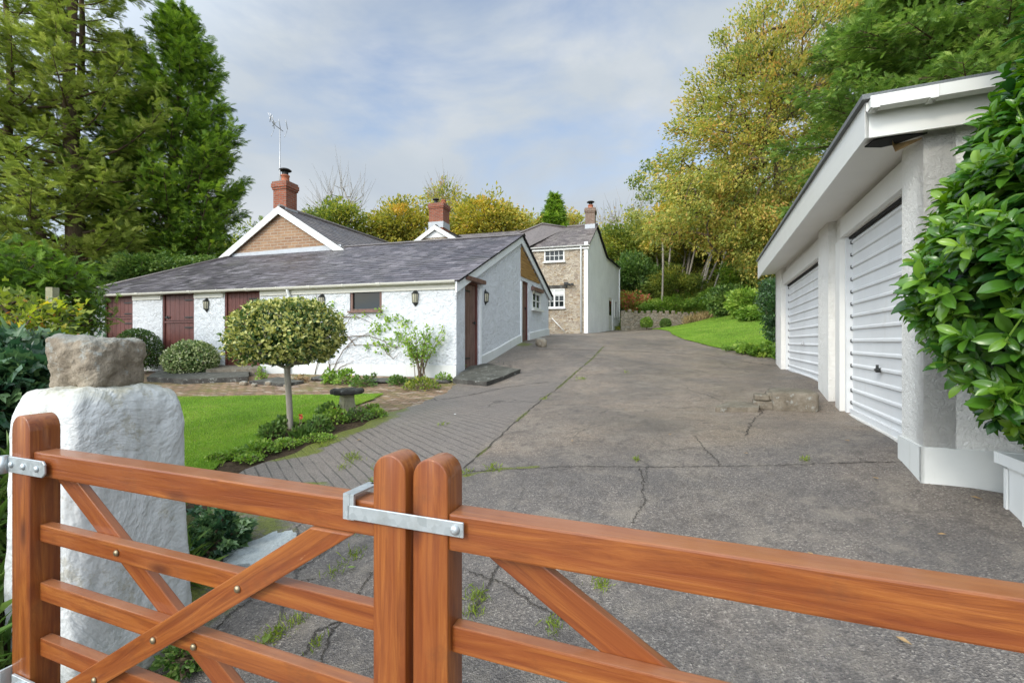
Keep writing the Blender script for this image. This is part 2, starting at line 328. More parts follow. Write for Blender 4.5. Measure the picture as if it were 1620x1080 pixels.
# leaves
M['cypress1']=leafmat('light_green_cypress_foliage',[(0,(.045,.070,.014)),(.35,(.13,.175,.034)),(.7,(.23,.28,.055)),(1,(.34,.37,.09))],.6,.3,.3)
M['cypress2']=leafmat('deep_green_cypress_foliage',[(0,(.024,.050,.010)),(.4,(.085,.155,.022)),(.75,(.17,.26,.034)),(1,(.27,.36,.05))],.6,.3,.3)
M['spruce']=leafmat('mid_green_yew_foliage',[(0,(.04,.08,.018)),(.4,(.10,.175,.034)),(.75,(.17,.26,.05)),(1,(.27,.34,.08))],.55,.35,.25)
M['oak']=leafmat('autumn_oak_leaves',[(0,(.10,.13,.03)),(.3,(.21,.235,.05)),(.6,(.33,.305,.07)),(.85,(.40,.295,.075)),(1,(.35,.20,.065))],.6,.3,.4)
M['yellow']=leafmat('yellowing_leaves',[(0,(.09,.11,.02)),(.4,(.22,.22,.035)),(.8,(.36,.30,.05)),(1,(.42,.27,.06))],.6,.3,.4)
M['greenyel']=leafmat('green_and_yellow_leaves',[(0,(.05,.08,.015)),(.5,(.13,.17,.03)),(1,(.28,.26,.045))],.6,.3,.4)
M['darkleaf']=leafmat('dark_evergreen_leaves',[(0,(.012,.03,.010)),(.5,(.03,.075,.018)),(1,(.075,.14,.032))],.4,.5,.2)
M['midleaf']=leafmat('mid_green_leaves',[(0,(.03,.065,.014)),(.5,(.07,.13,.025)),(1,(.16,.22,.05))],.5,.4,.3)
M['brightleaf']=leafmat('bright_green_leaves',[(0,(.06,.12,.015)),(.5,(.13,.22,.03)),(1,(.26,.33,.06))],.5,.4,.35)
M['varieg']=leafmat('variegated_yellow_green_leaves',[(0,(.03,.06,.016)),(.45,(.07,.115,.028)),(.6,(.30,.29,.07)),(1,(.52,.46,.15))],.4,.5,.25)
M['varieg2']=leafmat('variegated_cream_green_leaves',[(0,(.05,.09,.025)),(.45,(.11,.16,.045)),(.6,(.33,.37,.15)),(1,(.50,.52,.27))],.45,.5,.25)
M['boxleaf']=leafmat('clipped_box_leaves',[(0,(.015,.035,.008)),(.5,(.04,.085,.014)),(1,(.10,.16,.03))],.45,.4,.2)
M['laurel']=leafmat('glossy_laurel_leaves',[(0,(.015,.05,.012)),(.3,(.035,.115,.014)),(.65,(.095,.21,.02)),(1,(.21,.34,.035))],.24,.5,.3,gain=1.1)
M['ivy']=leafmat('ivy_leaves',[(0,(.015,.045,.022)),(.5,(.035,.085,.035)),(1,(.09,.15,.055))],.35,.5,.2)
M['maple']=leafmat('yellow_green_maple_leaves',[(0,(.08,.12,.02)),(.6,(.24,.27,.035)),(.85,(.40,.28,.045)),(1,(.40,.14,.04))],.5,.4,.45)
M['redleaf']=leafmat('red_and_lime_acer_leaves',[(0,(.16,.20,.04)),(.45,(.30,.30,.06)),(.5,(.40,.09,.06)),(1,(.48,.13,.10))],.5,.4,.4)
M['dryleaf']=leafmat('dry_straw_blades',[(0,(.16,.14,.06)),(.5,(.32,.24,.12)),(1,(.42,.32,.18))],.8,.2,.3)
M['grass']=leafmat('lawn_grass_blades',[(0,(.09,.165,.022)),(.5,(.16,.27,.035)),(1,(.27,.36,.06))],.5,.3,.35)
M['weed']=leafmat('weed_and_moss_green',[(0,(.09,.12,.015)),(.5,(.15,.21,.025)),(1,(.26,.29,.04))],.7,.2,.25)
M['petal']=plain('red_petals',(.55,.05,.03),.6); M['deadleaf']=plain('dead_leaf',(.34,.22,.10),.8,nscale=40,var=.4)
def groundmat():
    m=NT('woodland_ground'); g=m.new('ShaderNodeNewGeometry').outputs['Position']; n=m.noise(g,1.2,7,.7)
    c=m.ramp(n,[(.3,(.045,.035,.02)),(.5,(.07,.075,.025)),(.65,(.08,.11,.025))]); c=m.mix(m.noise(g,22,4,.7),c,(.05,.04,.022))
    return m.fin(m.pbr(c,.95,m.bump(m.noise(g,14,5),.7,.05),.15))
M['ground']=groundmat()
def soilmat():
    m=NT('bare_garden_soil'); g=m.new('ShaderNodeNewGeometry').outputs['Position']; c=m.ramp(m.noise(g,18,7,.75),[(.3,(.025,.017,.01)),(.6,(.075,.052,.032)),(.75,(.07,.085,.025))])
    return m.fin(m.pbr(c,.95,m.bump(m.noise(g,30,5),.9,.03),.15))
M['soil']=soilmat()
def lawnmat():
    m=NT('mown_lawn'); g=m.new('ShaderNodeNewGeometry').outputs['Position']; n=m.noise(g,1.6,6,.65)
    c=m.ramp(n,[(.32,(.07,.15,.014)),(.5,(.13,.23,.02)),(.66,(.26,.29,.06))]); c=m.mix(m.ramp(m.noise(g,60,4,.7),[(.35,.55),(.65,0)]),c,(.05,.09,.012))
    return m.fin(m.pbr(c,.9,m.bump(m.noise(g,90,3),.8,.02),.15))
M['lawn']=lawnmat()
def pavermat():
    m=NT('mossy_brick_paving'); g=m.new('ShaderNodeNewGeometry').outputs['Position']; p=m.map(g,rot=(0,0,R(17)))
    b=m.new('ShaderNodeTexBrick'); m.put(b.inputs['Vector'],p); m.put(b.inputs['Color1'],(.30,.19,.115)); m.put(b.inputs['Color2'],(.17,.10,.065)); m.put(b.inputs['Mortar'],(.075,.075,.03))
    b.inputs['Scale'].default_value=1; b.inputs['Brick Width'].default_value=.23; b.inputs['Row Height'].default_value=.11; b.inputs['Mortar Size'].default_value=.012
    c=m.mix(m.ramp(m.noise(g,1.3,7,.7),[(.48,0),(.66,.8)]),b.outputs[0],(.14,.14,.03))
    c=m.mix(m.ramp(m.noise(m.map(p,(4,11,1)),1,4,.6),[(.56,0),(.62,.8)]),c,(.42,.34,.27))
    return m.fin(m.pbr(c,.8,m.bump(m.math('SUBTRACT',m.noise(g,25,4),b.outputs['Fac']),.7,.012),.3))
M['paver']=pavermat()
def asphalt():
    m=NT('weathered_asphalt_and_concrete'); g=m.new('ShaderNodeNewGeometry').outputs['Position']
    br=m.attr('brown'); gr=m.attr('groove'); mo=m.attr('moss')
    v=m.vor(g,125,out='Color'); sc=m.new('ShaderNodeSeparateColor'); m.L(v,sc.inputs[0]); sp=sc.outputs[0]
    vd=m.vor(g,125)
    grey=m.ramp(sp,[(0,(.088,.078,.072)),(.55,(.172,.149,.129)),(.88,(.235,.205,.178)),(1,(.38,.34,.29))])
    brn=m.ramp(sp,[(0,(.14,.105,.077)),(.55,(.228,.178,.132)),(.88,(.30,.24,.18)),(1,(.46,.40,.32))])
    k=m.math('ADD',br,m.math('MULTIPLY',m.math('SUBTRACT',m.noise(g,1.1,6,.65),.5),1.5),clamp=True)
    c=m.mix(k,grey,brn)
    c=m.mix(m.ramp(m.noise(g,.55,5,.6),[(.36,.55),(.60,0)]),c,(.07,.062,.058))
    c=m.mix(m.ramp(m.noise(m.map(g,loc=(3,8,0)),3.2,7,.75),[(.50,0),(.66,.55)]),c,(.28,.24,.19))
    c=m.mix(m.ramp(m.noise(m.map(g,loc=(1,5,0)),8,6,.75),[(.35,.6),(.48,0)]),c,(.07,.058,.05))
    # tamped grooves in the concrete strip
    w=m.new('ShaderNodeTexWave',wave_type='BANDS',bands_direction='X',wave_profile='SIN'); m.put(w.inputs['Vector'],m.map(g,rot=(0,0,R(-36)))); w.inputs['Scale'].default_value=.314*10.5; w.inputs['Distortion'].default_value=1.1; w.inputs['Detail'].default_value=3; w.inputs['Detail Scale'].default_value=.6
    gl=m.math('MULTIPLY',m.ramp(w.outputs['Fac'],[(.0,1),(.10,0)]),gr)
    gl=m.math('MULTIPLY',gl,m.ramp(m.noise(g,2.3,4,.7),[(.38,.25),(.55,1)]))
    gcol=m.ramp(sp,[(0,(.125,.105,.09)),(1,(.22,.19,.165))]); c=m.mix(m.math('MULTIPLY',gr,.75),c,gcol); c=m.mix(m.math('MULTIPLY',gl,.7),c,(.05,.045,.036))
    # hairline cracks
    ce=m.vor(m.mix(.25,g,m.noise(g,2.2,5,.7,out=1)),.85,'DISTANCE_TO_EDGE'); ck=m.math('MULTIPLY',m.ramp(ce,[(0.002,1),(.007,0)]),m.ramp(m.noise(g,.9,3),[(.48,0),(.6,1)]))
    c=m.mix(m.math('MULTIPLY',ck,.8),c,(.03,.026,.022))
    mm=m.ramp(m.math('MULTIPLY',mo,m.math('ADD',m.noise(g,6,7,.75),.35)),[(.52,0),(.63,1)]); c=m.mix(mm,c,m.ramp(m.noise(g,50,3),[(.3,(.075,.09,.015)),(.7,(.17,.185,.025))]))
    h=m.math('ADD',m.math('MULTIPLY',vd,m.math('SUBTRACT',1.2,m.math('MULTIPLY',gr,.6))),m.math('MULTIPLY',m.noise(g,9,5,.7),1.2)); h=m.math('SUBTRACT',h,m.math('MULTIPLY',m.math('ADD',gl,ck),1.5)); h=m.math('ADD',h,mm)
    wet=m.ramp(m.noise(m.map(g,loc=(7,2,0)),.8,5,.6),[(.35,.38),(.62,.66)])
    return m.fin(m.pbr(c,wet,m.bump(h,.6,.012),.5))
M['asphalt']=asphalt(); M['crack']=plain('crack_filled_with_dirt',(.045,.038,.03),.95)
# ================================================================ setting
def spaced(a,b,n0,fine,k):     # stretched coordinate
    t=np.linspace(-1,1,n0); return t
def ground():
    def axis(lo,hi,step,far,n):
        c=np.arange(lo,hi+.001,step); e=np.geomspace(step,far-max(abs(lo),abs(hi)),n)
        return np.concatenate([(lo-e)[::-1],c,hi+e])
    xs=axis(-16,14,.25,420,34); ys=axis(-3,36,.25,420,34)
    X,Y=np.meshgrid(xs,ys); Z=terr(X,Y)-.035
    Z+=np.where(Y>40,vnoise(np.stack([X,Y,X*0],-1),.08)*1.2,0)
    nx,ny=len(xs),len(ys); i=np.arange(nx*ny).reshape(ny,nx)
    F=np.stack([i[:-1,:-1],i[:-1,1:],i[1:,1:],i[1:,:-1]],-1).reshape(-1,4)
    mb=MB(); mb.add(np.stack([X,Y,Z],-1).reshape(-1,3),F,smooth=True); return struct(mb.build('ground',M['ground']))
ground()
def loft(ys, xl, xr, nx, z0=0.0, amp=0.0):
    t=np.linspace(0,1,nx); X=xl[:,None]*(1-t)+xr[:,None]*t; Y=np.repeat(ys[:,None],nx,1)
    return X,Y
def sheet(X,Y,dz,amp,name,mat,attrs=None,skirt=False):
    Z=terr(X,Y)+dz
    if amp: Z=Z+amp*vnoise(np.stack([X,Y,X*0],-1),3.1)+amp*.6*vnoise(np.stack([X,Y,X*0],-1),11,3)
    ny,nx=X.shape; i=np.arange(nx*ny).reshape(ny,nx)
    F=np.stack([i[:-1,:-1],i[:-1,1:],i[1:,1:],i[1:,:-1]],-1).reshape(-1,4)
    mb=MB(); mb.add(np.stack([X,Y,Z],-1).reshape(-1,3),F,smooth=True)
    return mb,mat,name,attrs
# ---- driveway
A=np.array([-1.21,9.9]); SF=np.array([-.959,.284]); SS=unit([.342,.94])
left=np.array([(-3,-3.2),(0.3,-2.6),(1.2,-1.55),(2.3,-1.75),(2.9,-2.15),(4.3,-2.55),(5.1,-2.15),(6.3,-1.80),(7.6,-1.35),(9,-1.1),(9.9,-1.2),(13.9,.2),(17.0,1.25),(17.4,.2),(18.5,-4),(24.5,-5),(25.2,4.2),(28,5.4),(33,8.2)])
right=np.array([(-3,5),(2,4.2),(2.6,3.6),(3.1,2.84),(3.5,3.2),(5.2,3.85),(9.5,5.75),(10.4,6.1),(11,6.35),(12,6.3),(13.5,6.1),(16,6.15),(18.5,6.55),(21,7.3),(25,8.1),(33,9.6)])
ys=np.concatenate([np.linspace(-3,.6,20),np.geomspace(.65,33,420)])
xl=np.interp(ys,left[:,0],left[:,1]); xr=np.interp(ys,right[:,0],right[:,1])
wob=.05*np.sin(ys*5.1)+.03*np.sin(ys*12.7+1); xl=xl-np.where((ys<9.5),wob*.8,0); xr=xr+np.where(ys>10.8,wob*.6,0)
X,Y=loft(ys,xl,xr,230)
def segd(X,Y,pts):
    d=np.full(X.shape,9e9)
    for (a,b),(c,e) in zip(pts[:-1],pts[1:]):
        vx,vy=c-a,e-b; t=np.clip(((X-a)*vx+(Y-b)*vy)/(vx*vx+vy*vy),0,1); d=np.minimum(d,np.hypot(X-a-t*vx,Y-b-t*vy))
    return d
def gl(pts): return [tuple(gnd(*p)[:2]) for p in pts]
J1=gl([(733,742),(762,715),(800,684),(830,655),(862,628),(905,594),(938,566),(955,548)])
J2=gl([(726,748),(830,742),(930,738),(1015,739),(1130,738),(1300,734),(1432,731)])
CR=gl([(1012,742),(1018,762),(1016,780),(1021,795),(1008,812),(1000,828)])
CR2=gl([(1100,690),(1112,708),(1122,718),(1136,729),(1140,738)])
J3=gl([(812,520+35),(900,553),(1000,556),(1110,560),(1235,580)])
J4=gl([(700,632),(800,613),(868,604)])
n=np.stack([X,Y,X*0],-1)
sgn=np.interp(Y,[p[1] for p in J1],[p[0] for p in J1])
groove=np.clip((sgn-X)/.12,0,1)*np.clip((Y-3.1)/.8,0,1)*np.clip((9.0-Y)/1.2,0,1)*np.where(Y>3.86,1,np.clip((-.35-X)/.2,0,1))
brown=.18+np.clip((Y-3.9)/.5,0,1)*.62+np.clip((Y-11)/8,0,1)*.2
brown=np.where(X<sgn,brown-.35,brown); brown=np.where(Y<3.7,brown*.2+np.clip((X-2.0)/1.2,0,1)*.4,brown)
el=np.abs(X-xl[:,None])
moss=np.clip(1-el/.55,0,1)*np.clip((Y-4.2)/.5,0,1)*np.clip((7.3-Y)/.8,0,1)*1.15
moss=np.maximum(moss,np.clip(1-segd(X,Y,J1)/.10,0,1)*.9*(vnoise(n,1.9,2)>-.05))
moss=np.maximum(moss,np.clip(1-segd(X,Y,gl([(735,752),(790,742),(850,738)]))/.09,0,1)*.9)
moss=np.maximum(moss,np.clip(1-el/.22,0,1)*.9*((Y>11.5)&(Y<16.8)))
moss=np.maximum(moss,np.clip(1-np.hypot(X-.35,Y-13.6)/.55,0,1)*1.3)
moss=np.maximum(moss,np.clip((-.15-X)/1.6,0,1)*.72*(Y<4.0)*(Y>1.0))
mb,mat,nm,_=sheet(X,Y,0,.004,'driveway',M['asphalt'])
def strip(mb,pts,w,mat,dz=.004,n=60,jit=.012,seed=0):
    P=np.array(pts); s=np.concatenate([[0],np.cumsum(np.hypot(*np.diff(P,axis=0).T))]); t=np.linspace(0,s[-1],n)
    x=np.interp(t,s,P[:,0]); y=np.interp(t,s,P[:,1]); r=np.random.default_rng(seed)
    x=x+r.normal(0,jit,n); y=y+r.normal(0,jit,n); dx=np.gradient(x); dy=np.gradient(y); l=np.hypot(dx,dy); nx,ny=-dy/l,dx/l
    ww=w*(.35+r.random(n)); a=np.stack([x+nx*ww,y+ny*ww],1); b=np.stack([x-nx*ww,y-ny*ww],1)
    V=np.vstack([np.c_[a,terr(a[:,0],a[:,1])+dz],np.c_[b,terr(b[:,0],b[:,1])+dz]])
    i=np.arange(n-1); mb.add(V,np.stack([i+n,i+n+1,i+1,i],1),mat)
nv=mb.n
for k,(p,w,nn,j) in enumerate([(J1,.006,120,.012),(J2,.0042,160,.005),(CR,.0035,90,.007),(CR2,.003,70,.008),(J3,.010,90,.01),(J4,.01,40,.01),
    (gl([(905,594),(1000,592),(1060,590)]),.006,40,.01),(gl([(1210,640),(1204,655),(1190,668),(1180,690)]),.005,40,.012)]): strip(mb,p,w,1,.007,nn,j,k)
for k,p in enumerate([[(330,1010),(372,965),(430,930),(500,915)],[(470,905),(520,870),(570,838),(588,822)],[(480,1040),(500,1000),(560,975),(592,968)],[(590,905),(560,950),(520,1010),(505,1060)],[(740,905),(800,925),(850,960),(905,985)],[(790,890),(770,930),(745,975)],[(860,880),(905,900),(960,905)]]):
    strip(mb,gl(p),.0035,1,.007,110,.006,20+k)
ex=mb.n-nv
dr=mb.build('driveway',[M['asphalt'],M['crack']],attrs={'groove':np.append(groove.ravel(),np.zeros(ex)),'brown':np.append(brown.ravel(),np.zeros(ex)),'moss':np.append(moss.ravel(),np.zeros(ex))}); struct(dr)
# ---- lawns, paving, border
ys=np.linspace(3.4,8.25,70); nl=np.interp(ys,[3.4,4.2,4.8,5.6,6.5,7.4,8.25],[-2.55,-2.82,-2.95,-2.9,-2.55,-2.4,-2.3])
nl=nl+.03*np.sin(ys*6)+.02*np.sin(ys*15); X,Y=loft(ys,np.full(70,-13.)+0*ys,nl,120); mb,*_=sheet(X,Y,.012,.006,'',0); struct(mb.build('lawn',M['lawn']))
xs=np.linspace(-14,-.95,120); yn=np.interp(xs,[-14,-5,-3.2,-2.5,-1.9,-1.25],[8.3,8.2,8.0,7.0,6.4,6.4]); yf=A[1]+(A[0]-xs)*.296-.05
t=np.linspace(0,1,40)[:,None]; Y=yn*(1-t)+yf*t; X=np.repeat(xs[None],40,0); mb,*_=sheet(X,Y,-.010,.004,'',0); struct(mb.build('brick_paving',M['paver']))
ys=np.linspace(3.5,6.5,60); xl=np.interp(ys,[3.4,4.2,4.8,5.6,6.5,7.4,8.25],[-2.75,-3.0,-3.15,-3.15,-2.9,-2.5,-2.3])-.05; xr=np.interp(ys,left[:,0],left[:,1])+.05
X,Y=loft(ys,xl,xr,16); mb,*_=sheet(X,Y,-.012,.012,'',0); struct(mb.build('flower_bed',M['soil']))
ys=np.linspace(10.8,30,90); a=np.interp(ys,right[:,0],right[:,1])-.05; b=np.interp(ys,[10,14,20,26,30],[8.4,10.5,13.5,14,13]); 
X,Y=loft(ys,a,b,80); Z=0; mb,*_=sheet(X,Y,.02,.012,'',0); o=mb.build('grass_slope',M['lawn']); struct(o)

# ================================================================ building helpers
def P3(p2,z): return np.array([p2[0],p2[1],z+H])
def wall(mb,o,d,nrm,cols,ops,base,top,rev=.09,mat=0):
    """o,d: plan origin and direction; ops (u0,u1,z0,z1); base/top functions of u (heights relative to the eye)"""
    us=sorted(set(list(cols)+[x for q in ops for x in q[:2]]))
    pt=lambda u,z,i=0:np.array([o[0]+d[0]*u-nrm[0]*i,o[1]+d[1]*u-nrm[1]*i,z+H])
    for a,b in zip(us[:-1],us[1:]):
        m=(a+b)/2; zs=[q for q in ops if q[0]<=m<=q[1]]; zs.sort(key=lambda q:q[2])
        lo=(base(a),base(b))
        for q in zs:
            if q[2]>min(lo): mb.poly([pt(a,lo[0]),pt(b,lo[1]),pt(b,q[2]),pt(a,q[2])],mat)
            lo=(q[3],q[3])
        mb.poly([pt(a,lo[0]),pt(b,lo[1]),pt(b,top(b)),pt(a,top(a))],mat)
    for a,b,z0,z1 in ops:
        mb.poly([pt(a,z0),pt(a,z1),pt(a,z1,rev),pt(a,z0,rev)],mat); mb.poly([pt(b,z0),pt(b,z0,rev),pt(b,z1,rev),pt(b,z1)],mat)
        mb.poly([pt(a,z1),pt(b,z1),pt(b,z1,rev),pt(a,z1,rev)],mat); mb.poly([pt(a,z0),pt(a,z0,rev),pt(b,z0,rev),pt(b,z0)],mat)
    return mb
def slates(mb,o,U,V,rows,w,g,u0,u1,seed=0,lift=.012,mat=0):
    """o eave corner (3d), U unit along eave, V unit upslope, rows count, w slate width, g gauge; u0,u1 functions of v"""
    r=np.random.default_rng(seed); N=unit(np.cross(U,V)); N=N if N[2]>0 else -N
    for k in range(rows):
        v=k*g; a,b=u0(v),u1(v); n=max(1,int((b-a)/w)+2); us=a-(w*.5 if k%2 else 0)+np.arange(n)*w
        us=us[(us<b)]; n=len(us); j=r.normal(0,.004,(n,4)); la=np.clip(us,a,b); lb=np.clip(us+w-.004,a,b); ok=lb-la>.02; la,lb,j=la[ok],lb[ok],j[ok]; n=len(la)
        if n==0: continue
        e=lambda u,vv,h:o+u[:,None]*U+np.asarray(vv)[:,None]*V+np.asarray(h)[:,None]*N
        A0=e(la,v+j[:,0],lift+j[:,1]*.6); B0=e(lb,v+j[:,0],lift+j[:,2]*.6); C0=e(lb,np.full(n,v+g*1.06),np.full(n,.002)); D0=e(la,np.full(n,v+g*1.06),np.full(n,.002))
        A1=A0-N*.007; B1=B0-N*.007
        Vv=np.stack([A0,B0,C0,D0,A1,B1],1).reshape(-1,3); b0=np.arange(n)[:,None]*6
        ti=np.repeat(np.clip(r.normal(.45,.24,n)+.25*vnoise(np.stack([la,la*0+v,la*0],-1),1.3),0,1),6)
        mb.add(Vv,np.vstack([b0+np.array([0,1,2,3]),b0+np.array([4,5,1,0])]),mat,ti)
    return mb
def pane_window(par,c,u,nrm,w,h,nx,ny,fr='whitepaint',ft=.05,bar=.02,dep=.05,split=0,blind=False):
    """framed window: frame part, its pane and bars as sub-parts; c = centre of the outer face"""
    u=np.array([u[0],u[1],0.]);nrm=np.array([nrm[0],nrm[1],0.]);z=np.array([0,0,1.]);ax=[u,nrm,z];f=MB()
    for s in (-1,1):
        f.box(c+u*s*(w/2-ft/2),(ft/2,dep/2,h/2),ax); f.box(c+z*s*(h/2-ft/2),(w/2-ft,dep/2,ft/2),ax)
    if split: f.box(c,(ft*.6,dep/2,h/2-ft),ax)
    fo=f.build('window',M[fr],par)
    g=MB(); g.box(c-nrm*(dep*.15),(w/2-ft,.006,h/2-ft),ax); g.build('pane',M['glass'],fo)
    if nx>1 or ny>1:
        b=MB()
        for i in range(1,nx): b.box(c+u*(-(w/2-ft)+(w-2*ft)*i/nx),(bar/2,dep*.3,h/2-ft),ax)
        for i in range(1,ny): b.box(c+z*(-(h/2-ft)+(h-2*ft)*i/ny)+nrm*.003,(w/2-ft,dep*.3,bar/2),ax)
        b.build('glazing_bars',M[fr],fo)
    if blind:
        b=MB(); b.box(c+z*(h*.30)-nrm*(dep*.15-.008),(w/2-ft-.01,.003,h*.12),ax); b.build('blind',M['curtain'],fo)
    return fo
def chimney(par,c,u,w,d,h,mat,pots=(),cap=.09,drop=0,name='chimney'):
    """c = top centre of the roof ridge it stands on"""
    u=np.array([u[0],u[1],0]);v=np.array([-u[1],u[0],0.]);ax=[u,v,(0,0,1)];m=MB()
    m.box(c+np.array([0,0,(h-drop)/2-.0]),(w/2,d/2,(h+drop)/2),ax)
    z=h
    for e,t in ((.03,.075),(.055,.15),(.03,.07)):
        m.box(c+np.array([0,0,z+t/2]),(w/2+e,d/2+e,t/2),ax); z+=t
    ch=m.build(name,M[mat],par)
    l=MB(); l.box(c+np.array([0,0,.02]),(w/2+.02,d/2+.02,.16),ax); l.build('flashing',M['lead'],ch)
    for k,(du,r,hh,kind) in enumerate(pots):
        p=MB(); pc=c+u*du+np.array([0,0,z]); p.lathe(pc,[(r*1.15,0),(r*1.1,.05),(r,.08),(r*.92,hh-.05),(r*1.08,hh-.04),(r*1.08,hh),(r*.8,hh),(r*.8,hh-.1)],14); po=p.build('chimney_pot',M['terracotta' if kind!='metal' else 'soot'],ch)
        if kind in('cowl','metal'):
            q=MB(); q.lathe(pc,[(r*.75,hh-.02),(r*.75,hh+.14),(.001,hh+.14)],12)
            q.lathe(pc,[(r*1.5,hh+.17),(r*1.55,hh+.185),(r*1.1,hh+.23),(.001,hh+.26)],14); q.lathe(pc,[(.001,hh+.168),(r*1.5,hh+.17)],14)
            for a in range(3): q.tube([pc+np.array([math.cos(a*2.1)*r*.7,math.sin(a*2.1)*r*.7,hh+.12]),pc+np.array([math.cos(a*2.1)*r*1.1,math.sin(a*2.1)*r*1.1,hh+.19])],.008,4)
            q.build('cowl',M['soot'],ch)
    return ch
def gutter(mb,a,b,r=.055,mat=0):
    a=np.array(a);b=np.array(b);d=unit(b-a);s=np.cross(d,(0,0,1.));L=np.linalg.norm(b-a);T=np.linspace(math.pi,2*math.pi,9)
    ring=[np.array([math.cos(t),math.sin(t)]) for t in T]+[np.array([math.cos(t),math.sin(t)])*.86 for t in T[::-1]]
    for i in range(1):
        V=[p+s*q[0]*r+np.array([0,0,q[1]*r]) for p in (a,b) for q in ring]; n=len(ring)
        mb.add(V,[(j,(j+1)%n,n+(j+1)%n,n+j) for j in range(n)],mat); mb.poly(V[:n][::-1],mat); mb.poly(V[n:],mat)
    k=int(L/.9)
    for i in range(1,k):
        p=a+d*(L*i/k); T2=np.linspace(math.pi*.97,2.03*math.pi,9)
        for e in (1.12,): 
            rg=[np.array([math.cos(t)*e,math.sin(t)*e]) for t in T2]+[np.array([math.cos(t),math.sin(t)])*.98 for t in T2[::-1]]
            V=[p+d*x+s*q[0]*r+np.array([0,0,q[1]*r]) for x in (-.022 if i%2 else -.05,.022 if i%2 else .05) for q in rg]; n=len(rg)
            mb.add(V,[(j,(j+1)%n,n+(j+1)%n,n+j) for j in range(n)],mat); mb.poly(V[:n][::-1],mat); mb.poly(V[n:],mat)
# ================================================================ long white outbuilding
NF=np.array([-SF[1],SF[0]]); NF=NF if NF[1]<0 else -NF      # front wall faces the camera
NS=np.array([SS[1],-SS[0]])                                  # side wall faces right
ZE,ZR=1.33,3.20
def uf(px,py=500): q=onplane(px,py,A,SF); return float((q[:2]-A)@SF)
def us_(px,py=500): q=onplane(px,py,A,SS); return float((q[:2]-A)@SS)
def zf(px,py,inset=0): return float(onplane(px,py,A-NF*inset,SF)[2]-H)
def zs(px,py): return float(onplane(px,py,A,SS)[2]-H)
LW=12.0; LA=4.21; LB=7.52
shed=thing('outbuilding','long low white roughcast outbuilding with brown doors and slate roof','outbuilding',P3(A,-.8))
base_f=lambda u: tz(*(A+SF*u))-H-.25
base_s=lambda u: tz(*(A+SS*u))-H-.25
dA=(uf(210,500),uf(166,500),-1.0,zf(188,468)); dB=(uf(307),uf(257),-.79,zf(282,463)); dC=(uf(411),uf(355.5),-.79,zf(383,459)); wn=(uf(604),uf(553.5),zf(578,493),zf(578,455))
m=MB(); wall(m,A,SF,NF,[0,LW]+list(np.linspace(.5,LW-.5,12)),[dA,dB,dC,wn],base_f,lambda u:ZE,.10); wl=m.build('wall',M['shedwall'],shed)
slope_f=(ZR-ZE)/LA; zb=1.72; slope_b=(ZR-zb)/(LB-LA)
top_s=lambda u:(ZE+slope_f*u if u<LA else ZR-slope_b*(u-LA))-.02
dD=(us_(735.5),us_(757.5),-.74,zs(746,446)); dE=(us_(824.5),us_(836),-.02,zs(830,445)); wS=(us_(841.5),us_(855),zs(848,490),zs(848,463))
m=MB(); wall(m,A,SS,NS,[0,LA,LB]+list(np.linspace(.4,LB-.3,14)),[dD,dE,wS],base_s,top_s,.12)
B0=A+SS*LB
wall(m,B0,SF,-NF,[0,LW],[],base_f,lambda u:zb); wall(m,A+SF*LW,SS,-NS,[0,LA,LB],[],base_s,lambda u:min(top_s(u),ZE+.3)); m.build('side_wall',M['shedwall'],shed)
# plinth band on the side wall and smooth band low on the front
for a,b in ((dD[1]+.10,dE[0]-.02),(dE[1]+.05,LB)):
    m=MB(); k=np.linspace(a,b,12)
    for x,y in zip(k[:-1],k[1:]):
        q=[A+SS*x+NS*.035,A+SS*y+NS*.035]; t=lambda u:tz(*(A+SS*u))-H+.22
        m.poly([P3(q[0],base_s(x)),P3(q[1],base_s(y)),P3(q[1],t(y)),P3(q[0],t(x))]); m.poly([P3(q[0],t(x)),P3(q[1],t(y)),P3(A+SS*y,t(y)+.02),P3(A+SS*x,t(x)+.02)])
    m.poly([P3(A+SS*a,base_s(a)),P3(A+SS*a+NS*.035,base_s(a)),P3(A+SS*a+NS*.035,t(a)),P3(A+SS*a,t(a)+.02)])
    m.build('plinth',M['smoothwhite'],shed)
m=MB(); m.poly([P3(A+NF*.012,-1.1),P3(A+SF*(dC[0]-.05)+NF*.012,-1.1),P3(A+SF*(dC[0]-.05)+NF*.012,-.52),P3(A+NF*.012,-.52)][::1]); m.build('plinth',M['smoothwhite'],shed)
# cream head boards over the piers
e=[0,wn[0],wn[1],dC[0],dC[1],dB[0],dB[1],dA[0],dA[1],LW]; 
for a,b in ((-.02,dC[0]-.03),(dC[1]+.03,dB[0]-.03),(dB[1]+.03,dA[0]-.03),(dA[1]+.03,LW)):
    c=A+SF*(a+b)/2+NF*.018; m=MB(); m.box(P3(c,ZE-.09),((b-a)/2,.016,.10),[np.append(SF,0),np.append(NF,0),(0,0,1)]); m.build('head_board',M['creampaint'],shed)
ovh=.12
G0=P3(A-SF*.04+NF*(ovh+.02),ZE-.015); G1=P3(A+SF*(LW+.15)+NF*(ovh+.02),ZE-.015)
m=MB(); gutter(m,G0,G1,.06); m.build('gutter',M['creampaint'],shed)
m=MB(); u=uf(460); c=A+SF*u+NF*.06; m.tube([P3(c+NF*.07,ZE-.05),P3(c+NF*.03,ZE-.13),P3(c,ZE-.22),P3(c,-.75)],.034,10); m.box(P3(c,ZE-.32),(.05,.05,.02),[np.append(SF,0),np.append(NF,0),(0,0,1)]); m.build('downpipe',M['plastic'],shed)
